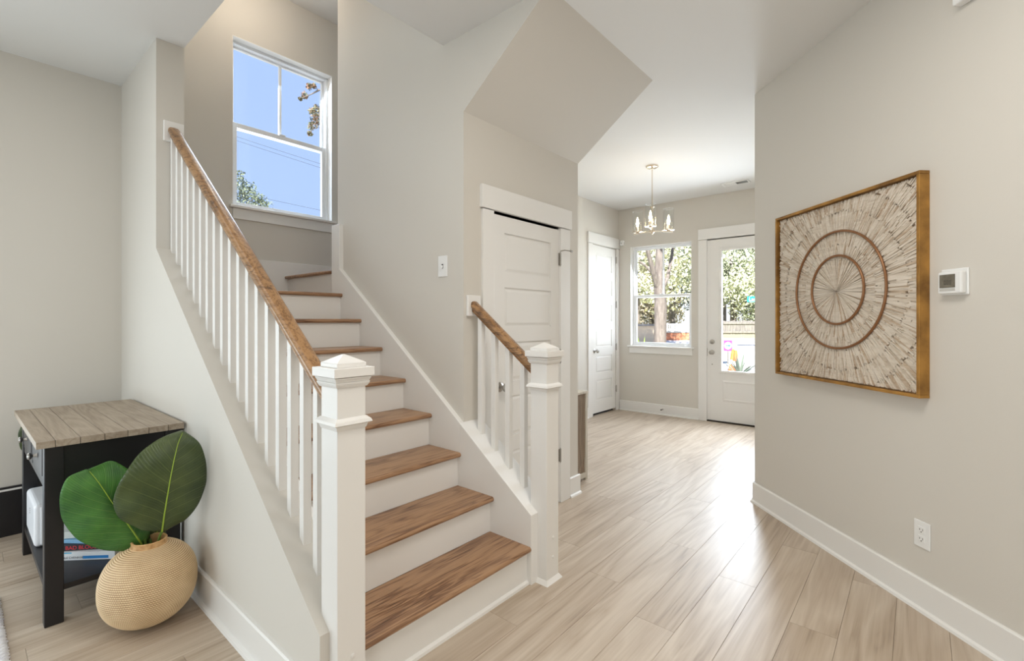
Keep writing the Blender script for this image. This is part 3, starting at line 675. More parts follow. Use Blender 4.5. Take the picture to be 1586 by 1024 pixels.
# white rounded box on the shelf
t = thing('storage_box', (.42, 3.76, .166), 'white rounded plastic box on the shelf of the black table', 'box')
WB = mat('gloss_white', (232, 234, 238), .3)
MB().box(.268, .560, 3.50, 3.90, .167, .392).build('shell', WB, t, bevel=.022, seg=4)
MB().box(.292, .545, 3.492, 3.502, .180, .380).build('front_panel', WB, t, bevel=.008)
mb = MB()
for k in range(3): mb.box(.2672, .2682, 3.70, 3.708, .30+k*.012, .306+k*.012)
mb.build('buttons', DARK, t)
# books
BR = R(-45)
def book(loc, rz, L_, D_, T_, cover, label, spine=None):
    t = thing('book', loc, label, 'book', 'books stacked on the table shelf', rz=rz, local=True)
    mb = MB().box(0, L_, 0, D_, 0, .003); mb.box(0, L_, 0, D_, T_-.003, T_); mb.box(0, L_, -.001, .003, 0, T_)
    mb.build('cover', cover, t, bevel=.0012)
    MB().box(.003, L_-.003, .003, D_-.004, .003, T_-.003).build('pages', mat('book_pages', (232, 226, 212), .8), t)
    return t
zb = .1665
BKW = mat('white_cover', (226, 229, 232), .4); BKB = mat('black_cover', (34, 30, 36), .45); BKL = mat('sky_cover', (120, 170, 205), .45); BKG = mat('pale_cover', (206, 212, 208), .5)
bA = (.335, 3.235)
b1 = book((bA[0], bA[1], zb), BR, .262, .165, .040, BKW, 'white book with a blue spine band at the bottom of the stack')
MB().box(.112, .232, -.0018, 0, .007, .021).build('spine_band', mat('blue_print', (40, 128, 196), .4), b1)
MB().box(.0, .06, -.0016, 0, .034, .0395).build('spine_stripe', mat('cyan_print', (90, 180, 215), .4), b1)
text('spine_lettering', 'DALE CARNEGIE', .0145, mat('grey_print', (120, 124, 130), .6), b1, (.008, -.0012, .009), (R(90), 0, 0))
b2 = book((bA[0]+.004, bA[1]+.012, zb+.041), R(-41), .240, .155, .029, BKB, 'black book with red spine lettering lying on the white book')
text('spine_lettering', 'BAD BLOOD', .026, mat('red_print', (226, 52, 62), .5), b2, (.026, -.0012, .006), (R(90), 0, 0))
b3 = book((bA[0]+.012, bA[1]+.04, zb+.071), R(-52), .205, .14, .018, BKL, 'blue book on top of the black book')
b4 = book((bA[0]+.0, bA[1]+.055, zb+.090), R(-38), .20, .14, .034, BKG, 'pale grey-green book topmost of the stack')
# ------------------------------------------------------------------ woven vase
def vase():
    t = thing('woven_vase', (.572, 2.645, 0), 'squat honey-coloured woven rattan vase on the floor beside the table', 'vase')
    m = bpy.data.materials.new('rattan'); m.use_nodes = True; n = m.node_tree; N = n.nodes; L = n.links; b = N['Principled BSDF']; b.inputs['Roughness'].default_value = .55
    at_ = N.new('ShaderNodeAttribute'); at_.attribute_name = 'weave'
    nz_ = N.new('ShaderNodeTexNoise'); nz_.inputs['Scale'].default_value = 14; tc_ = N.new('ShaderNodeTexCoord'); L.new(tc_.outputs['Object'], nz_.inputs['Vector'])
    cr = N.new('ShaderNodeValToRGB'); e = cr.color_ramp.elements
    e[0].position = .0; e[0].color = lin((150, 112, 74)); e[1].position = 1; e[1].color = lin((238, 216, 178)); q_ = e.new(.45); q_.color = lin((222, 192, 150))
    mx = N.new('ShaderNodeMath'); mx.operation = 'MULTIPLY_ADD'; mx.inputs[1].default_value = .35; L.new(nz_.outputs['Fac'], mx.inputs[0]); 
    sb = N.new('ShaderNodeMath'); sb.operation = 'SUBTRACT'; sb.inputs[1].default_value = .17; L.new(at_.outputs['Fac'], sb.inputs[0]); L.new(sb.outputs[0], mx.inputs[2])
    L.new(mx.outputs[0], cr.inputs[0]); L.new(cr.outputs[0], b.inputs['Base Color'])
    Rv, Hv, pw_ = .180, .352, 2.25
    pts = []
    for a in np.linspace(-.985, .955, 400):
        r = Rv*(1-abs(a)**pw_)**(1/pw_); pts.append((max(r, .0), Hv/2+Hv/2*a))
    pts = np.array(pts); pts = pts[pts[:,0] > .0]
    # start with a flat foot, end with an upright rim
    dl = np.hypot(*np.diff(pts, axis=0).T); s_ = np.concatenate([[0], np.cumsum(dl)])
    coil = .0085; nC = int(s_[-1]/coil); per = 4
    ss = np.linspace(0, s_[-1], nC*per+1)
    P = np.stack([np.interp(ss, s_, pts[:,0]), np.interp(ss, s_, pts[:,1])], 1)
    T = np.gradient(P, axis=0); T /= np.hypot(T[:,0], T[:,1])[:,None]; Nn = np.stack([T[:,1], -T[:,0]], 1)
    seg = 480; th = np.linspace(0, 2*PI, seg, endpoint=False)
    ph = (np.arange(len(ss)) % per)/per; ci = np.arange(len(ss))//per
    bulge = np.abs(np.sin(PI*ph))[:,None]
    st = np.abs(np.sin(th[None,:]*60+(ci[:,None] % 2)*PI/2+ci[:,None]*.11+ph[:,None]*.8))
    disp = .0034*bulge*(.25+.75*st)
    rr_ = P[:,0:1]+Nn[:,0:1]*disp; zz = P[:,1:2]+Nn[:,1:2]*disp
    zz = zz-zz.min()
    X = rr_*np.cos(th); Y = rr_*np.sin(th)
    v = np.stack([X, Y, np.broadcast_to(zz, X.shape)], -1).reshape(-1, 3)
    nr = len(ss)
    i, j = np.meshgrid(np.arange(nr-1), np.arange(seg), indexing='ij'); jn = (j+1) % seg
    f = np.stack([i*seg+j, i*seg+jn, (i+1)*seg+jn, (i+1)*seg+j], -1).reshape(-1, 4)
    me = bpy.data.meshes.new('body'); me.from_pydata(v.tolist(), [], f.tolist()+[tuple(range(seg))[::-1]])
    a_ = me.attributes.new('weave', 'FLOAT', 'POINT'); a_.data.foreach_set('value', (bulge*(.2+.8*st)).astype(np.float32).ravel())
    me.polygons.foreach_set('use_smooth', [True]*len(me.polygons)); me.materials.append(m)
    o = bpy.data.objects.new('body', me); COL.objects.link(o); o.parent = t
    zt = zz.max(); r0 = P[-1,0]
    RM = mat('rattan_rim', (214, 174, 122), .5, vary=(60, (188, 142, 90)))
    mb = MB().lathe([(r0+.004, zt-.006), (r0+.003, zt+.004), (r0+.001, zt+.012), (r0+.003, zt+.020), (r0-.001, zt+.024), (r0-.007, zt+.020), (r0-.009, zt-.01), (r0-.0095, zt-.05)], 64); mb.f = [q for q in mb.f if len(q) == 4]
    rm = bpy.data.objects.new('rim', None)
    mb.v = [Vector(p)+WORG[t.name] for p in mb.v]
    bpy.data.objects.remove(rm); mb.build('rim', RM, t, smooth=True)
    mb = MB().lathe([(0, .03), (r0+.02, .032)], 40); mb.v = [Vector(p)+WORG[t.name]+Vector((0,0,zt-.16)) for p in mb.v]
    mb.build('inner_liner', mat('vase_liner', (70, 48, 28), .9), t)
    return zt+.024
vz = vase()

# ------------------------------------------------------------------ large leaves
def leaf_mat(name, c0, c1, vein):
    m = bpy.data.materials.new(name); m.use_nodes = True; n = m.node_tree; N = n.nodes; L = n.links; b = N['Principled BSDF']; b.inputs['Roughness'].default_value = .34
    uv = N.new('ShaderNodeUVMap'); sp = N.new('ShaderNodeSeparateXYZ'); L.new(uv.outputs[0], sp.inputs[0])   # x = |t|, y = s
    nz_ = N.new('ShaderNodeTexNoise'); nz_.inputs['Scale'].default_value = 9; nz_.inputs['Detail'].default_value = 4; tc_ = N.new('ShaderNodeTexCoord'); L.new(tc_.outputs['Object'], nz_.inputs['Vector'])
    def math_(op, a, b_):
        x = N.new('ShaderNodeMath'); x.operation = op
        for i, q in enumerate((a, b_)):
            if q is None: continue
            if isinstance(q, (int, float)): x.inputs[i].default_value = q
            else: L.new(q, x.inputs[i])
        return x.outputs[0]
    t2 = math_('POWER', sp.outputs['X'], .8)
    ph = math_('SUBTRACT', sp.outputs['Y'], math_('MULTIPLY', t2, .22))
    ph = math_('ADD', ph, math_('MULTIPLY', nz_.outputs['Fac'], .02))
    def lines(freq, wdt):
        a = math_('ABSOLUTE', math_('SUBTRACT', math_('FRACT', math_('MULTIPLY', ph, freq), None), .5), None)
        r = N.new('ShaderNodeMapRange'); r.inputs[1].default_value = .5-wdt; r.inputs[2].default_value = .5; L.new(a, r.inputs[0]); return r.outputs[0]
    v1 = lines(11.0, .035); v2 = lines(44.0, .25)
    fade = math_('SUBTRACT', 1.0, math_('MULTIPLY', sp.outputs['X'], .75))
    vv = math_('MULTIPLY', v1, fade)
    base = N.new('ShaderNodeMix'); base.data_type = 'RGBA'; base.inputs[6].default_value = lin(c0); base.inputs[7].default_value = lin(c1)
    mr = N.new('ShaderNodeMapRange'); mr.inputs[1].default_value = .35; mr.inputs[2].default_value = .68; L.new(nz_.outputs['Fac'], mr.inputs[0]); L.new(mr.outputs[0], base.inputs[0])
    m2 = N.new('ShaderNodeMix'); m2.data_type = 'RGBA'; L.new(base.outputs[2], m2.inputs[6]); m2.inputs[7].default_value = lin(vein); L.new(math_('MULTIPLY', vv, .58), m2.inputs[0])
    m3 = N.new('ShaderNodeMix'); m3.data_type = 'RGBA'; L.new(m2.outputs[2], m3.inputs[6]); m3.inputs[7].default_value = lin(c1); L.new(math_('MULTIPLY', v2, .35), m3.inputs[0])
    L.new(m3.outputs[2], b.inputs['Base Color'])
    bu = N.new('ShaderNodeBump'); bu.inputs['Strength'].default_value = .5; bu.inputs['Distance'].default_value = .003
    L.new(math_('ADD', math_('MULTIPLY', v2, .5), math_('MULTIPLY', v1, -1.0)), bu.inputs['Height']); L.new(bu.outputs[0], b.inputs['Normal'])
    MATS[name] = m; return m
LF1 = leaf_mat('leaf_dark', (48, 64, 30), (78, 92, 48), (140, 160, 76))
LF2 = leaf_mat('leaf_green', (48, 96, 38), (80, 138, 52), (160, 196, 96))
VEIN = mat('leaf_vein', (152, 178, 62), .45); STEM = mat('leaf_stem', (92, 120, 48), .5)
def leaf(label, mid, left, right, stem, m, cup, wave, seedv, group='large leaves in the woven vase'):
    """mid: midrib points base->tip; left/right: edge points at the same stations (all world x, y, z)"""
    n = 40; tt = np.linspace(0, 1, len(mid)); s_ = np.linspace(0, 1, n)
    def sm(pts):
        p = np.array(pts, float); out = np.stack([np.interp(s_, tt, p[:,k]) for k in range(3)], 1)
        for _ in range(5): out[1:-1] = .25*out[:-2]+.5*out[1:-1]+.25*out[2:]
        return out
    Mi, Le, Ri = sm(mid), sm(left), sm(right)
    t = thing('broad_leaf', tuple(stem[-1]), label, 'leaf', group)
    ax = Mi[-1]-Mi[0]; sd = Ri[n//2]-Le[n//2]; nrm = np.cross(ax, sd); nrm /= np.linalg.norm(nrm)
    if nrm @ np.array((0-Mi[n//2][0], 0-Mi[n//2][1], 0)) < 0: nrm = -nrm          # faces the room
    ns = 12; V = []; UV = []
    r2 = np.random.default_rng(seedv); f1, f2 = r2.uniform(0, 6, 2)
    for i in range(n):
        for j in range(-ns, ns+1):
            a = abs(j)/ns; E_ = Le if j < 0 else Ri
            p = Mi[i]*(1-a)+E_[i]*a
            off = -cup*(a*a)+cup*.6*a + wave*a*a*math.sin(s_[i]*9+f1+(2 if j < 0 else 0))+.35*wave*a*math.sin(s_[i]*21+f2+a*2)
            V.append(p+nrm*off); UV.append((a, s_[i]))
    k = 2*ns+1; F = [(i*k+j, i*k+j+1, (i+1)*k+j+1, (i+1)*k+j) for i in range(n-1) for j in range(2*ns)]
    mb = MB(); mb.add([Vector(p) for p in V], F); o = mb.build('blade', m, t, smooth=True)
    uvl = o.data.uv_layers.new(name='UVMap')
    vi = np.zeros(len(o.data.loops), dtype=np.int32); o.data.loops.foreach_get('vertex_index', vi)
    uvl.data.foreach_set('uv', np.array(UV, dtype=np.float32)[vi].ravel())
    so = o.modifiers.new('thickness', 'SOLIDIFY'); so.thickness = .0012
    MB().tube([Vector(p+nrm*.0012) for p in Mi[::2]], list(np.linspace(.0038, .0011, len(Mi[::2]))), 8).build('midrib', VEIN, t, smooth=True)
    MB().tube(list(stem), .0055, 8).build('stem', STEM, t, smooth=True)
    return t
def onY(u, v, Y):
    r = LOOK+RIGHT*((u-793)/FPX); d = Y/r.y; return (d*r.x, Y, EYE-d*(v-HOR)/FPX)
YR = 2.53
mid = [onY(u, v, YR+dy) for u, v, dy in ((251,823,.06),(254,800,.04),(259,770,.02),(264,740,.0),(270,710,.0),(276,685,.015),(284,668,.04))]
lef = [onY(u, v, YR+dy) for u, v, dy in ((219,822,.05),(184,808,.05),(173,783,.05),(183,748,.04),(213,704,.03),(244,681,.03),(283,668,.04))]
rig = [onY(u, v, YR+dy) for u, v, dy in ((262,820,.06),(288,805,.03),(311,781,.0),(321.5,750,-.01),(321,718,-.01),(310,684,.0),(285,668,.04))]
leaf('dark green broad leaf standing upright, right one in the woven vase', mid, lef, rig, [mid[0], (mid[0][0]-.004, YR+.08, vz+.01), (.585, 2.63, vz-.10)], LF1, .03, .014, 3)
YL = 2.66
mid = [onY(u, v, YL+dy) for u, v, dy in ((221,846,.0),(208,826,.0),(195,808,.0),(181,789,.0),(168,770,.0),(152,746,.01),(136,727,.03))]
lef = [onY(u, v, YL+dy) for u, v, dy in ((196,854,.02),(158,853,.03),(120,838,.03),(98,806,.02),(91,768,.02),(103,738,.02),(134,727,.03))]
rig = [onY(u, v, YL+dy) for u, v, dy in ((230,842,.02),(240,815,.04),(236,785,.05),(222,755,.06),(204,728,.06),(176,711,.05),(140,725,.03))]
leaf('bright green broad leaf leaning left, left one in the woven vase', mid, lef, rig, [mid[0], (.556, 2.655, vz-.0), (.572, 2.65, vz-.10)], LF2, .03, .015, 5)
YT = 2.70
mid = [onY(u, v, YT) for u, v in ((236,842),(240,832),(244,822),(247,812))]
lef = [onY(u, v, YT) for u, v in ((222,845),(212,832),(218,818),(246,811))]
rig = [onY(u, v, YT) for u, v in ((248,842),(258,832),(258,820),(248,811))]
leaf('small dark leaf tucked behind the two large leaves in the vase', mid, lef, rig, [mid[0], (.585, 2.69, vz-.02), (.58, 2.66, vz-.10)], LF1, .01, .004, 9)
# slim vase with a leaf at the far end of the table
t = thing('slim_vase', (.34, 4.22, 0), 'slim dark vase on the floor between the table end and wall', 'vase')
MB().lathe([(.05, 0), (.062, .05), (.064, .2), (.05, .34), (.032, .42), (.036, .45), (.03, .45), (.026, .42)], 28, Matrix.Translation((.34, 4.22, 0))).build('body', mat('dark_ceramic', (48, 46, 46), .35), t, smooth=True)
mid = [(.335, 4.21, .50), (.325, 4.205, .58), (.315, 4.20, .66), (.300, 4.20, .76)]
lef = [(.31, 4.22, .50), (.262, 4.22, .56), (.252, 4.22, .66), (.285, 4.21, .755)]
rig = [(.37, 4.20, .50), (.42, 4.20, .56), (.40, 4.20, .66), (.31, 4.20, .755)]
leaf('dark green leaf peeking out behind the far end of the table', mid, lef, rig, [mid[0], (.339, 4.22, .44), (.34, 4.22, .2)], LF1, .012, .006, 11, group=None)

# ------------------------------------------------------------------ rug
t = thing('woven_rug', (-.85, 2.2, 0), 'pale grey chunky woven rug at the lower left corner', 'rug')
RG = mat('rug_yarn', (232, 230, 230), .9, bump=(400, .4), vary=(30, (208, 206, 210)))
rx0, rx1, ry0, ry1 = -1.9, .140, 1.2, 3.42
MB().box(rx0, rx1-.006, ry0, ry1, .0, .007).build('backing', mat('rug_backing', (120, 116, 116), .95), t)
nx, ny = int((rx1-rx0)/.030), int((ry1-ry0)/.0145)
tv = []; seg_ = 6
for a, (w_, h_) in zip(np.linspace(-1, 1, 5), ((.25,.3),(.85,.85),(1,1),(.85,.85),(.25,.3))):
    for j in range(seg_):
        q = PI*j/(seg_-1); tv.append((a*.0185, math.cos(q)*.0085*w_, math.sin(q)*.0115*h_))
tv = np.array(tv); tf = np.array([(i*seg_+j, (i+1)*seg_+j, (i+1)*seg_+j+1, i*seg_+j+1) for i in range(4) for j in range(seg_-1)])
ii, jj = np.meshgrid(np.arange(nx), np.arange(ny), indexing='ij'); ii = ii.ravel(); jj = jj.ravel()
cxs = rx1-.016-ii*.030+(jj % 2)*.004+rng.normal(0, .0008, len(ii)); cys = ry0+.008+jj*.0145+(ii % 2)*.007
an = np.where(ii % 2 == 0, .42, .36)+rng.normal(0, .08, len(ii)); sc2 = rng.uniform(.88, 1.1, len(ii))
ca, sa = np.cos(an)[:,None], np.sin(an)[:,None]
VX = cxs[:,None]+(tv[None,:,0]*ca-tv[None,:,1]*sa)*sc2[:,None]; VY = cys[:,None]+(tv[None,:,0]*sa+tv[None,:,1]*ca)*sc2[:,None]; VZ = .006+tv[None,:,2]*sc2[:,None]
V = np.stack([VX, VY, VZ], -1).reshape(-1, 3)-np.array(WORG[t.name]); F = (tf[None]+np.arange(len(ii))[:,None,None]*len(tv)).reshape(-1, 4)
me = bpy.data.meshes.new('yarn_loops'); me.from_pydata(V.tolist(), [], F.tolist()); me.polygons.foreach_set('use_smooth', [True]*len(me.polygons)); me.materials.append(RG)
o = bpy.data.objects.new('yarn_loops', me); COL.objects.link(o); o.parent = t; o['kind'] = 'stuff'

# ------------------------------------------------------------------ outdoors
GZ = -.30
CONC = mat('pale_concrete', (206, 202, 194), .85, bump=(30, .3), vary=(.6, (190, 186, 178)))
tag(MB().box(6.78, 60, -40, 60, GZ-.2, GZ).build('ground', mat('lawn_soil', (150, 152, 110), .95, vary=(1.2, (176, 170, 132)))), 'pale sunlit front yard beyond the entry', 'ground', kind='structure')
tag(MB().box(6.78, 9.2, .2, 5.0, GZ, -.06).build('porch', CONC), 'pale concrete porch outside the front door', 'porch', kind='structure')
def slab_along(name, d0, d1, z0, z1, m, label, cat):
    """a strip on the ground lying across the view from the entry, between two distances"""
    pts = []
    for d in (d0, d1):
        for u in (700, 1500):
            p = at(u, 0, d); pts.append((p.x, p.y))
    mb = MB().prism([pts[0], pts[1], pts[3], pts[2]], 'z', z0, z1)
    return tag(mb.build(name, m), label, cat, kind='structure')
def ramp_along(name, d0, d1, za, zb, m, label, cat):
    """ground strip across the view rising from za at distance d0 to zb at d1"""
    vs = []
    for d, z in ((d0, za), (d1, zb)):
        for u in (700, 1500):
            p = at(u, 0, d); vs += [(p.x, p.y, z), (p.x, p.y, GZ-.1)]
    mb = MB().add(vs, [(0,2,6,4),(1,5,7,3),(0,1,3,2),(4,6,7,5),(0,4,5,1),(2,3,7,6)])
    return tag(mb.build(name, m), label, cat, kind='structure')
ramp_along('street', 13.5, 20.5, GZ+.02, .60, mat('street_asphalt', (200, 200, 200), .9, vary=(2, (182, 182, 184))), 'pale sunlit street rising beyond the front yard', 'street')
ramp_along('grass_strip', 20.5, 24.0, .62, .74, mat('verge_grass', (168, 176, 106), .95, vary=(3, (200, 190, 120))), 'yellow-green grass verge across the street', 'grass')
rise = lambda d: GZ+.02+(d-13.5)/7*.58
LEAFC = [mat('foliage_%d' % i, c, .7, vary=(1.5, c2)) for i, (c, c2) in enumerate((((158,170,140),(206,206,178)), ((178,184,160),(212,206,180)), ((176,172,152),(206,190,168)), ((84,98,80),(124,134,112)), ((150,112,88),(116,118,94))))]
BARK = mat('bark', (124, 116, 110), .9, bump=(25, .8), vary=(6, (92, 84, 80), (3,3,.6)))
def foliage(parent, blobs, n, size, m, name='foliage', seed=1):
    r2 = np.random.default_rng(seed); C_ = []
    for (c, rad) in blobs:
        k = max(1, int(n*1.0/len(blobs))); d = r2.normal(0, 1, (k, 3)); d /= np.linalg.norm(d, axis=1)[:,None]
        C_.append(np.array(c)+d*np.array(rad)*(r2.random((k,1))**.45))
    C_ = np.concatenate(C_); k = len(C_)
    a = r2.normal(0, 1, (k, 3)); a /= np.linalg.norm(a, axis=1)[:,None]; b = np.cross(a, r2.normal(0, 1, (k, 3))); b /= np.linalg.norm(b, axis=1)[:,None]
    s_ = size*r2.uniform(.6, 1.3, (k, 1)); nn = np.cross(a, b)
    V = np.stack([C_-a*s_, C_+b*s_*.5+nn*s_*.15, C_+a*s_, C_-b*s_*.5+nn*s_*.15], 1).reshape(-1, 3)
    V = V-np.array(WORG[parent.name])
    me = bpy.data.meshes.new(name); me.from_pydata(V.tolist(), [], np.arange(k*4).reshape(-1, 4).tolist()); me.materials.append(m)
    o = bpy.data.objects.new(name, me); COL.objects.link(o); o.parent = parent; o['kind'] = 'stuff'; return o
def ball(c, rad, k, spread, seed):
    r2 = np.random.default_rng(seed); out = []
    for _ in range(k):
        d = r2.normal(0, 1, 3); d /= np.linalg.norm(d); out.append((tuple(np.array(c)+d*np.array(rad)*r2.uniform(.3, .9)), tuple(np.array(rad)*spread)))
    return out
# big forked trunk before the entry window
p = at(1021, 497, 13.2)
t = thing('tree', (p.x, p.y, GZ), 'pale grey tree trunk forking in the middle of the entry window', 'tree')
q = lambda u, v, d=13.2: at(u, v, d)
MB().tube([(p.x, p.y, GZ), q(1022, 530), q(1023, 500), q(1023, 470), q(1021, 440), q(1022, 400), q(1024, 360), q(1027, 300)], [.22, .17, .165, .17, .155, .125, .11, .08], 14).build('trunk', BARK, t, smooth=True)
MB().tube([q(1021, 450), q(1013, 425, 13.0), q(1006, 400, 12.9), q(1000, 375, 12.8)], [.10, .075, .06, .05], 10).build('branch', BARK, t, smooth=True)
MB().tube([q(1012, 425, 13.0), q(1000, 412, 13), q(990, 405, 13)], [.045, .035, .03], 8).build('branch', BARK, t, smooth=True)
MB().tube([q(1022, 455), q(1034, 430, 13.5), q(1040, 400, 13.8), q(1044, 370, 14)], [.07, .055, .045, .04], 10).build('branch', BARK, t, smooth=True)
c = q(1022, 230)
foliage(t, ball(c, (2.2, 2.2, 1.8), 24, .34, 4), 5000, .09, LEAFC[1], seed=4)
hz = [(985, 400, 24, 3.4, 1, 0), (1040, 390, 26, 3.8, 0, 1), (1090, 400, 30, 4.2, 3, 1), (1135, 430, 27, 2.9, 0, 0), (1165, 400, 31, 4.2, 1, 1), (950, 420, 30, 4.0, 2, 0), (1195, 440, 28, 3.2, 3, 0), (1120, 340, 34, 4.6, 1, 1), (1010, 470, 29, 2.2, 2, 1)]
kinds = ['bushy green tree', 'pale yellow-green tree', 'rust-tinged tree', 'dark green tree']
where = ['at the left edge of the entry window', 'seen right of the trunk through the entry window', 'between window and front door view', 'above the fence through the door glass', 'at the right edge of the door glass', 'far left behind the entry window', 'hidden right of the door glass', 'tall behind the door-glass trees', 'low behind the forked trunk']
for i, (u, v, d, rd, mi, _) in enumerate(hz):
    c = at(u, v, d)
    t = thing('tree', (c.x, c.y, GZ), '%s across the street %s' % (kinds[mi], where[i]), 'tree', 'trees across the street')
    MB().tube([(c.x, c.y, GZ), (c.x+.1, c.y, (GZ+c.z)/2), (c.x, c.y+.1, c.z+rd*.4)], [.22, .17, .07], 9).build('trunk', BARK, t, smooth=True)
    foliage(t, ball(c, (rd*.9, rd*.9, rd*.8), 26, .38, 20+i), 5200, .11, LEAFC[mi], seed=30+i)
# street furniture through the glass
def across(name, u0, u1, vt, vb, d, th, label, cat): 
    a, b = at(u0, vb, d), at(u1, vb, d); return a, b
p0, p1 = at(1085, 497, 22.5), at(1215, 497, 22.5)
t = thing('fence', ((p0.x+p1.x)/2, (p0.y+p1.y)/2, GZ), 'weathered grey board fence across the street in the door glass', 'fence')
FW = mat('grey_boards', (128, 124, 120), .9, vary=(4, (104, 100, 98), (4,4,.6)))
n = 34; dv = (p1-p0); ln = math.hypot(dv.x, dv.y); ux, uy = dv.x/ln, dv.y/ln
for k in range(n):
    a = p0+dv*(k/n); b = p0+dv*((k+.94)/n); zt = 1.36+random.uniform(-.03, .03)
    MB().prism([(a.x, a.y), (b.x, b.y), (b.x+uy*.03, b.y-ux*.03), (a.x+uy*.03, a.y-ux*.03)], 'z', .60, zt).build('fence_board', FW, t)
for zr in (.78, 1.2):
    MB().prism([(p0.x+uy*.03, p0.y-ux*.03), (p1.x+uy*.03, p1.y-ux*.03), (p1.x+uy*.08, p1.y-ux*.08), (p0.x+uy*.08, p0.y-ux*.08)], 'z', zr, zr+.09).build('fence_rail', FW, t)
# low brick wall and white rail by the window
p0, p1 = at(1030, 520, 20), at(1085, 520, 20); dv = p1-p0
t = thing('brick_wall', ((p0.x+p1.x)/2, (p0.y+p1.y)/2, .3), 'low orange brick wall behind the tree trunk in the entry window', 'wall')
BK = mat('orange_brick', (206, 140, 104), .9, vary=(3, (184, 112, 82)))
MORT = mat('mortar', (214, 204, 192), .95)
ln = math.hypot(dv.x, dv.y); ux, uy = dv.x/ln, dv.y/ln
def qd(a, b, off, dep): return [(p0.x+ux*a-uy*off, p0.y+uy*a+ux*off), (p0.x+ux*b-uy*off, p0.y+uy*b+ux*off), (p0.x+ux*b-uy*(off-dep), p0.y+uy*b+ux*(off-dep)), (p0.x+ux*a-uy*(off-dep), p0.y+uy*a+ux*(off-dep))]
MB().prism(qd(0, ln, .20, .17), 'z', .3, .86).build('mortar_core', MORT, t)
z = .31; r = 0
while z < .8:
    x = -(r % 2)*.11
    while x < ln:
        a, b = max(x, 0), min(x+.21, ln)
        if b-a > .04: MB().prism(qd(a, b, .05, .05), 'z', z, z+.125).build('brick', BK, t)
        x += .222
    z += .137; r += 1
MB().prism(qd(-.05, ln+.05, .24, .27), 'z', .86, .92).build('coping', CONC, t)
p0, p1 = at(984, 520, 17), at(1012, 520, 17)
t = thing('bench_wall', tuple(at(998, 500, 19)*1.0)[:2]+(GZ,), 'low grey garden wall left of the trunk in the entry window', 'wall')
a, b = at(975, 500, 19), at(1014, 500, 19)
MB().prism([(a.x, a.y), (b.x, b.y), (b.x+.2, b.y+.2), (a.x+.2, a.y+.2)], 'z', GZ, 1.15).build('wall_body', mat('grey_stucco', (206, 188, 164), .9), t)
MB().prism([(a.x-.05, a.y-.05), (b.x-.05, b.y-.05), (b.x+.25, b.y+.25), (a.x+.25, a.y+.25)], 'z', 1.15, 1.22).build('coping', mat('dark_coping', (120, 118, 118), .9), t)
# white railing by the brick wall
a, b = at(1031, 500, 21.2), at(1072, 500, 21.2)
t = thing('porch_rail', (a.x, a.y, GZ), 'white railing with a white post right of the trunk in the entry window', 'railing')
WP = mat('white_paint_outdoor', (236, 236, 234), .6)
dv = b-a
for zz in (.96, 1.20): MB().tube([(a.x, a.y, zz), (b.x, b.y, zz)], .03, 6).build('rail', WP, t)
for k in range(14):
    q_ = a+dv*(k/13); MB().box(q_.x-.02, q_.x+.02, q_.y-.02, q_.y+.02, .55, 1.20).build('picket', WP, t)
q_ = at(1066, 480, 21.1); MB().box(q_.x-.09, q_.x+.09, q_.y-.09, q_.y+.09, .55, 1.80).build('post', WP, t)
# yucca left of the trunk
def spiky(name, c, n, L0, rad, m, label, cat, seed):
    r2 = np.random.default_rng(seed); t = thing(name, tuple(c), label, cat)
    for k in range(n):
        az = r2.uniform(0, 2*PI); el = r2.uniform(.35, 1.35); L_ = L0*r2.uniform(.7, 1.1)
        d = Vector((math.cos(az)*math.cos(el), math.sin(az)*math.cos(el), math.sin(el))); sd = Vector((-math.sin(az), math.cos(az), 0))
        P = [c+d*L_*s_+Vector((0,0,-.22*L_*s_*s_*math.cos(el)))+Vector((d.x,d.y,0))*rad*.1 for s_ in np.linspace(0, 1, 6)]
        wd = [rad*q_ for q_ in (.5, .9, 1, .8, .5, .05)]
        vs = []
        for p_, w_ in zip(P, wd): vs += [p_-sd*w_, p_+Vector((0,0,-w_*.4)), p_+sd*w_]
        fs = [(i*3+j, i*3+j+1, (i+1)*3+j+1, (i+1)*3+j) for i in range(5) for j in range(2)]
        o = MB().add(vs, fs).build('blade', m, t, smooth=True)
    return t
spiky('yucca', at(994, 548, 11.5)+Vector((0,0,-.25)), 34, .75, .03, mat('yucca_green', (150, 180, 84), .6), 'spiky yellow-green yucca at the lower left of the entry window', 'plant', 2)
p = at(1146, 582, 9.4); spiky('agave', Vector((p.x, p.y, p.z)), 44, .50, .022, mat('agave_grey', (128, 140, 128), .6), 'spiky grey-green shrub just outside the front door glass', 'plant', 5)
tag(MB().lathe([(.34, GZ), (.40, p.z-.05), (.36, p.z), (0, p.z)], 20, Matrix.Translation((p.x, p.y, 0))).build('planter', CONC, smooth=True), 'pale round planter holding the spiky shrub outside', 'planter')
# sign with arrow
c = at(1127.5, 535.5, 15)
fwd = Vector((LOOK.x, LOOK.y, 0)); rt = Vector((RIGHT.x, RIGHT.y, 0))
rz_ = math.atan2(rt.y, rt.x)
t = thing('arrow_sign', (c.x, c.y, GZ), 'magenta roadside sign with a white disc and blue arrow', 'sign', rz=rz_, local=True)
zc = c.z-GZ
MB().box(-.13, .13, -.006, .006, zc-.17, zc+.17).build('sign_board', mat('magenta_print', (206, 60, 160), .5), t)
MB().lathe([(.115, 0), (.115, .003)], 24, Matrix.Translation((0, -.006, zc)) @ Matrix.Rotation(R(90), 4, 'X')).build('disc', WP, t)
mb = MB().box(-.08, .02, -.013, -.0095, zc-.014, zc+.014); mb.prism([(.01, zc-.05), (.085, zc), (.01, zc+.05)], 'y', -.013, -.0095)
mb.build('arrow', mat('teal_print', (30, 110, 150), .5), t)
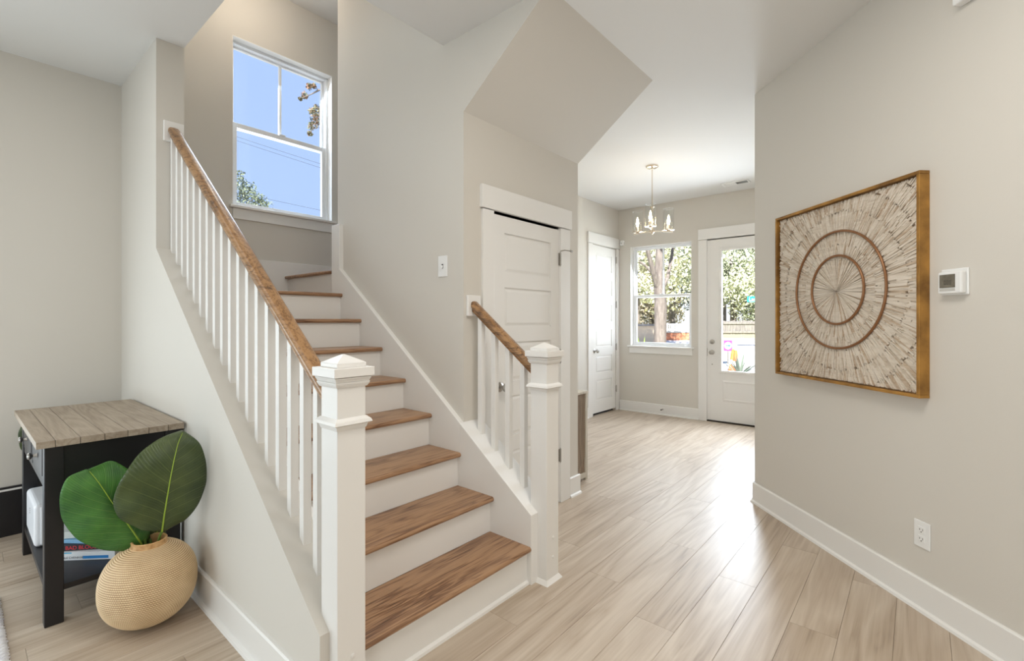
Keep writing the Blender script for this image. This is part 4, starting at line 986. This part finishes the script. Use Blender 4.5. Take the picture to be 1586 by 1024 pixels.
MB().box(-.015, .015, .006, .02, 0, zc+.1).build('sign_post', NICKEL, t)
# orange barrels
OR = mat('safety_orange', (240, 120, 60), .5)
for i, (u, d) in enumerate(((1135, 14.0), (1139.5, 13.6))):
    c = at(u, 560, d); h0 = at(u, 541+i*1.5, d).z
    t = thing('traffic_cone', (c.x, c.y, rise(d)), ('orange traffic cone nearer the arrow sign', 'orange traffic cone right of the other one')[i], 'cone')
    T = Matrix.Translation((c.x, c.y, 0)); z0 = rise(d)
    MB().box(c.x-.18, c.x+.18, c.y-.18, c.y+.18, z0, z0+.03).build('foot', OR, t)
    MB().lathe([(.14, z0+.03), (.035, h0), (0, h0)], 18, T).build('cone', OR, t, smooth=True)
    hh = h0-z0; MB().lathe([(.101, z0+.42*hh), (.083, z0+.6*hh)], 18, T).build('band', WP, t, smooth=True)
# street sign
c = at(1166, 463.5, 17)
t = thing('street_sign', (c.x, c.y, GZ), 'teal street name sign high in the door glass', 'sign', rz=rz_, local=True)
zc = c.z-GZ
MB().box(-.20, .42, -.005, .005, zc-.10, zc+.10).build('sign_blade', mat('teal_sign', (20, 176, 176), .5), t)
text('lettering', 'Lan', .19, WP, t, (-.15, -.006, zc-.065), (R(90), 0, 0))
MB().box(.44, .50, -.03, .03, 0, zc+.2).build('sign_post', NICKEL, t)
# parked car far away is not told apart in the glare: only a low white kerb
slab_along('kerb', 13.2, 13.5, GZ, GZ+.12, CONC, 'white kerb along the near side of the street', 'kerb')
# trees and wires beyond the stair window
c = at(352, 335, 24)
t = thing('tree', (c.x, c.y, GZ), 'grey-green tree top at the lower left of the stair window', 'tree')
MB().tube([(c.x, c.y, GZ), (c.x, c.y, 4), (c.x, c.y, c.z)], [.25, .2, .06], 9).build('trunk', BARK, t, smooth=True)
bl_ = [(tuple(at(u, v, 24+random.uniform(-.6, .6))), (.42, .42, .38)) for u, v in ((358,290),(366,272),(371,284),(374,296),(383,290),(370,308),(385,303),(396,306),(404,312),(392,316),(378,318),(410,319),(352,300),(350,320),(362,330),(395,328),(340,290))]
foliage(t, bl_, 1700, .075, LEAFC[3], seed=77)
for u, v in ((371,275),(397,304),(408,315),(383,292)):
    a = at(u, v, 24); MB().tube([(c.x, c.y, c.z-.6), ((a.x+c.x)/2, (a.y+c.y)/2, (a.z+c.z)/2-.1), tuple(a)], [.05, .03, .01], 6).build('branch', BARK, t)
c = at(560, 230, 13)
t = thing('tree', (c.x, c.y, GZ), 'rust-leaved tree reaching into the right of the stair window', 'tree')
MB().tube([(c.x, c.y, GZ), (c.x, c.y, 3), (c.x, c.y, c.z+1)], [.2, .16, .05], 9).build('trunk', BARK, t, smooth=True)
bl_ = [(tuple(at(u, v, 13+random.uniform(-.4, .4))), (r_, r_, r_)) for u, v, r_ in ((479,134,.09),(486,133,.07),(472,148,.10),(465,153,.05),(491,168,.12),(484,172,.10),(487,184,.16),(492,190,.16),(482,196,.12),(480,207,.07),(494,178,.13),(520,170,.4),(540,200,.5),(530,140,.4),(550,240,.5))]
foliage(t, bl_, 900, .036, LEAFC[4], seed=78); foliage(t, bl_, 600, .036, LEAFC[3], name='green_leaves', seed=79)
for pts in (((540,160),(510,146),(495,139),(480,135)), ((495,139),(482,146),(468,152)), ((540,190),(505,184),(490,188),(481,205))):
    MB().tube([tuple(at(u, v, 13)) for u, v in pts], [.03, .016, .01, .006][:len(pts)], 6).build('branch', BARK, t)
WIRE = mat('wire_black', (64, 78, 104), .7)
for i, ((u0, v0), (u1, v1)) in enumerate((((330,178),(530,245)), ((330,197),(530,262)), ((330,203),(530,268)), ((380,298),(530,330)))):
    a, b = at(u0, v0, 30), at(u1, v1, 30); dv = b-a
    P = [tuple(a+dv*s_+Vector((0,0,-.12*math.sin(PI*min(max((s_+1)/3,0),1))))) for s_ in np.linspace(-1, 2, 13)]
    tag(MB().tube(P, .015, 6).build('power_line', WIRE), 'thin overhead wire %s in the stair window' % ('topmost, crossing the upper sash', 'just below the meeting rail', 'second below the meeting rail', 'lowest, above the tree top')[i], 'wire', 'overhead wires')
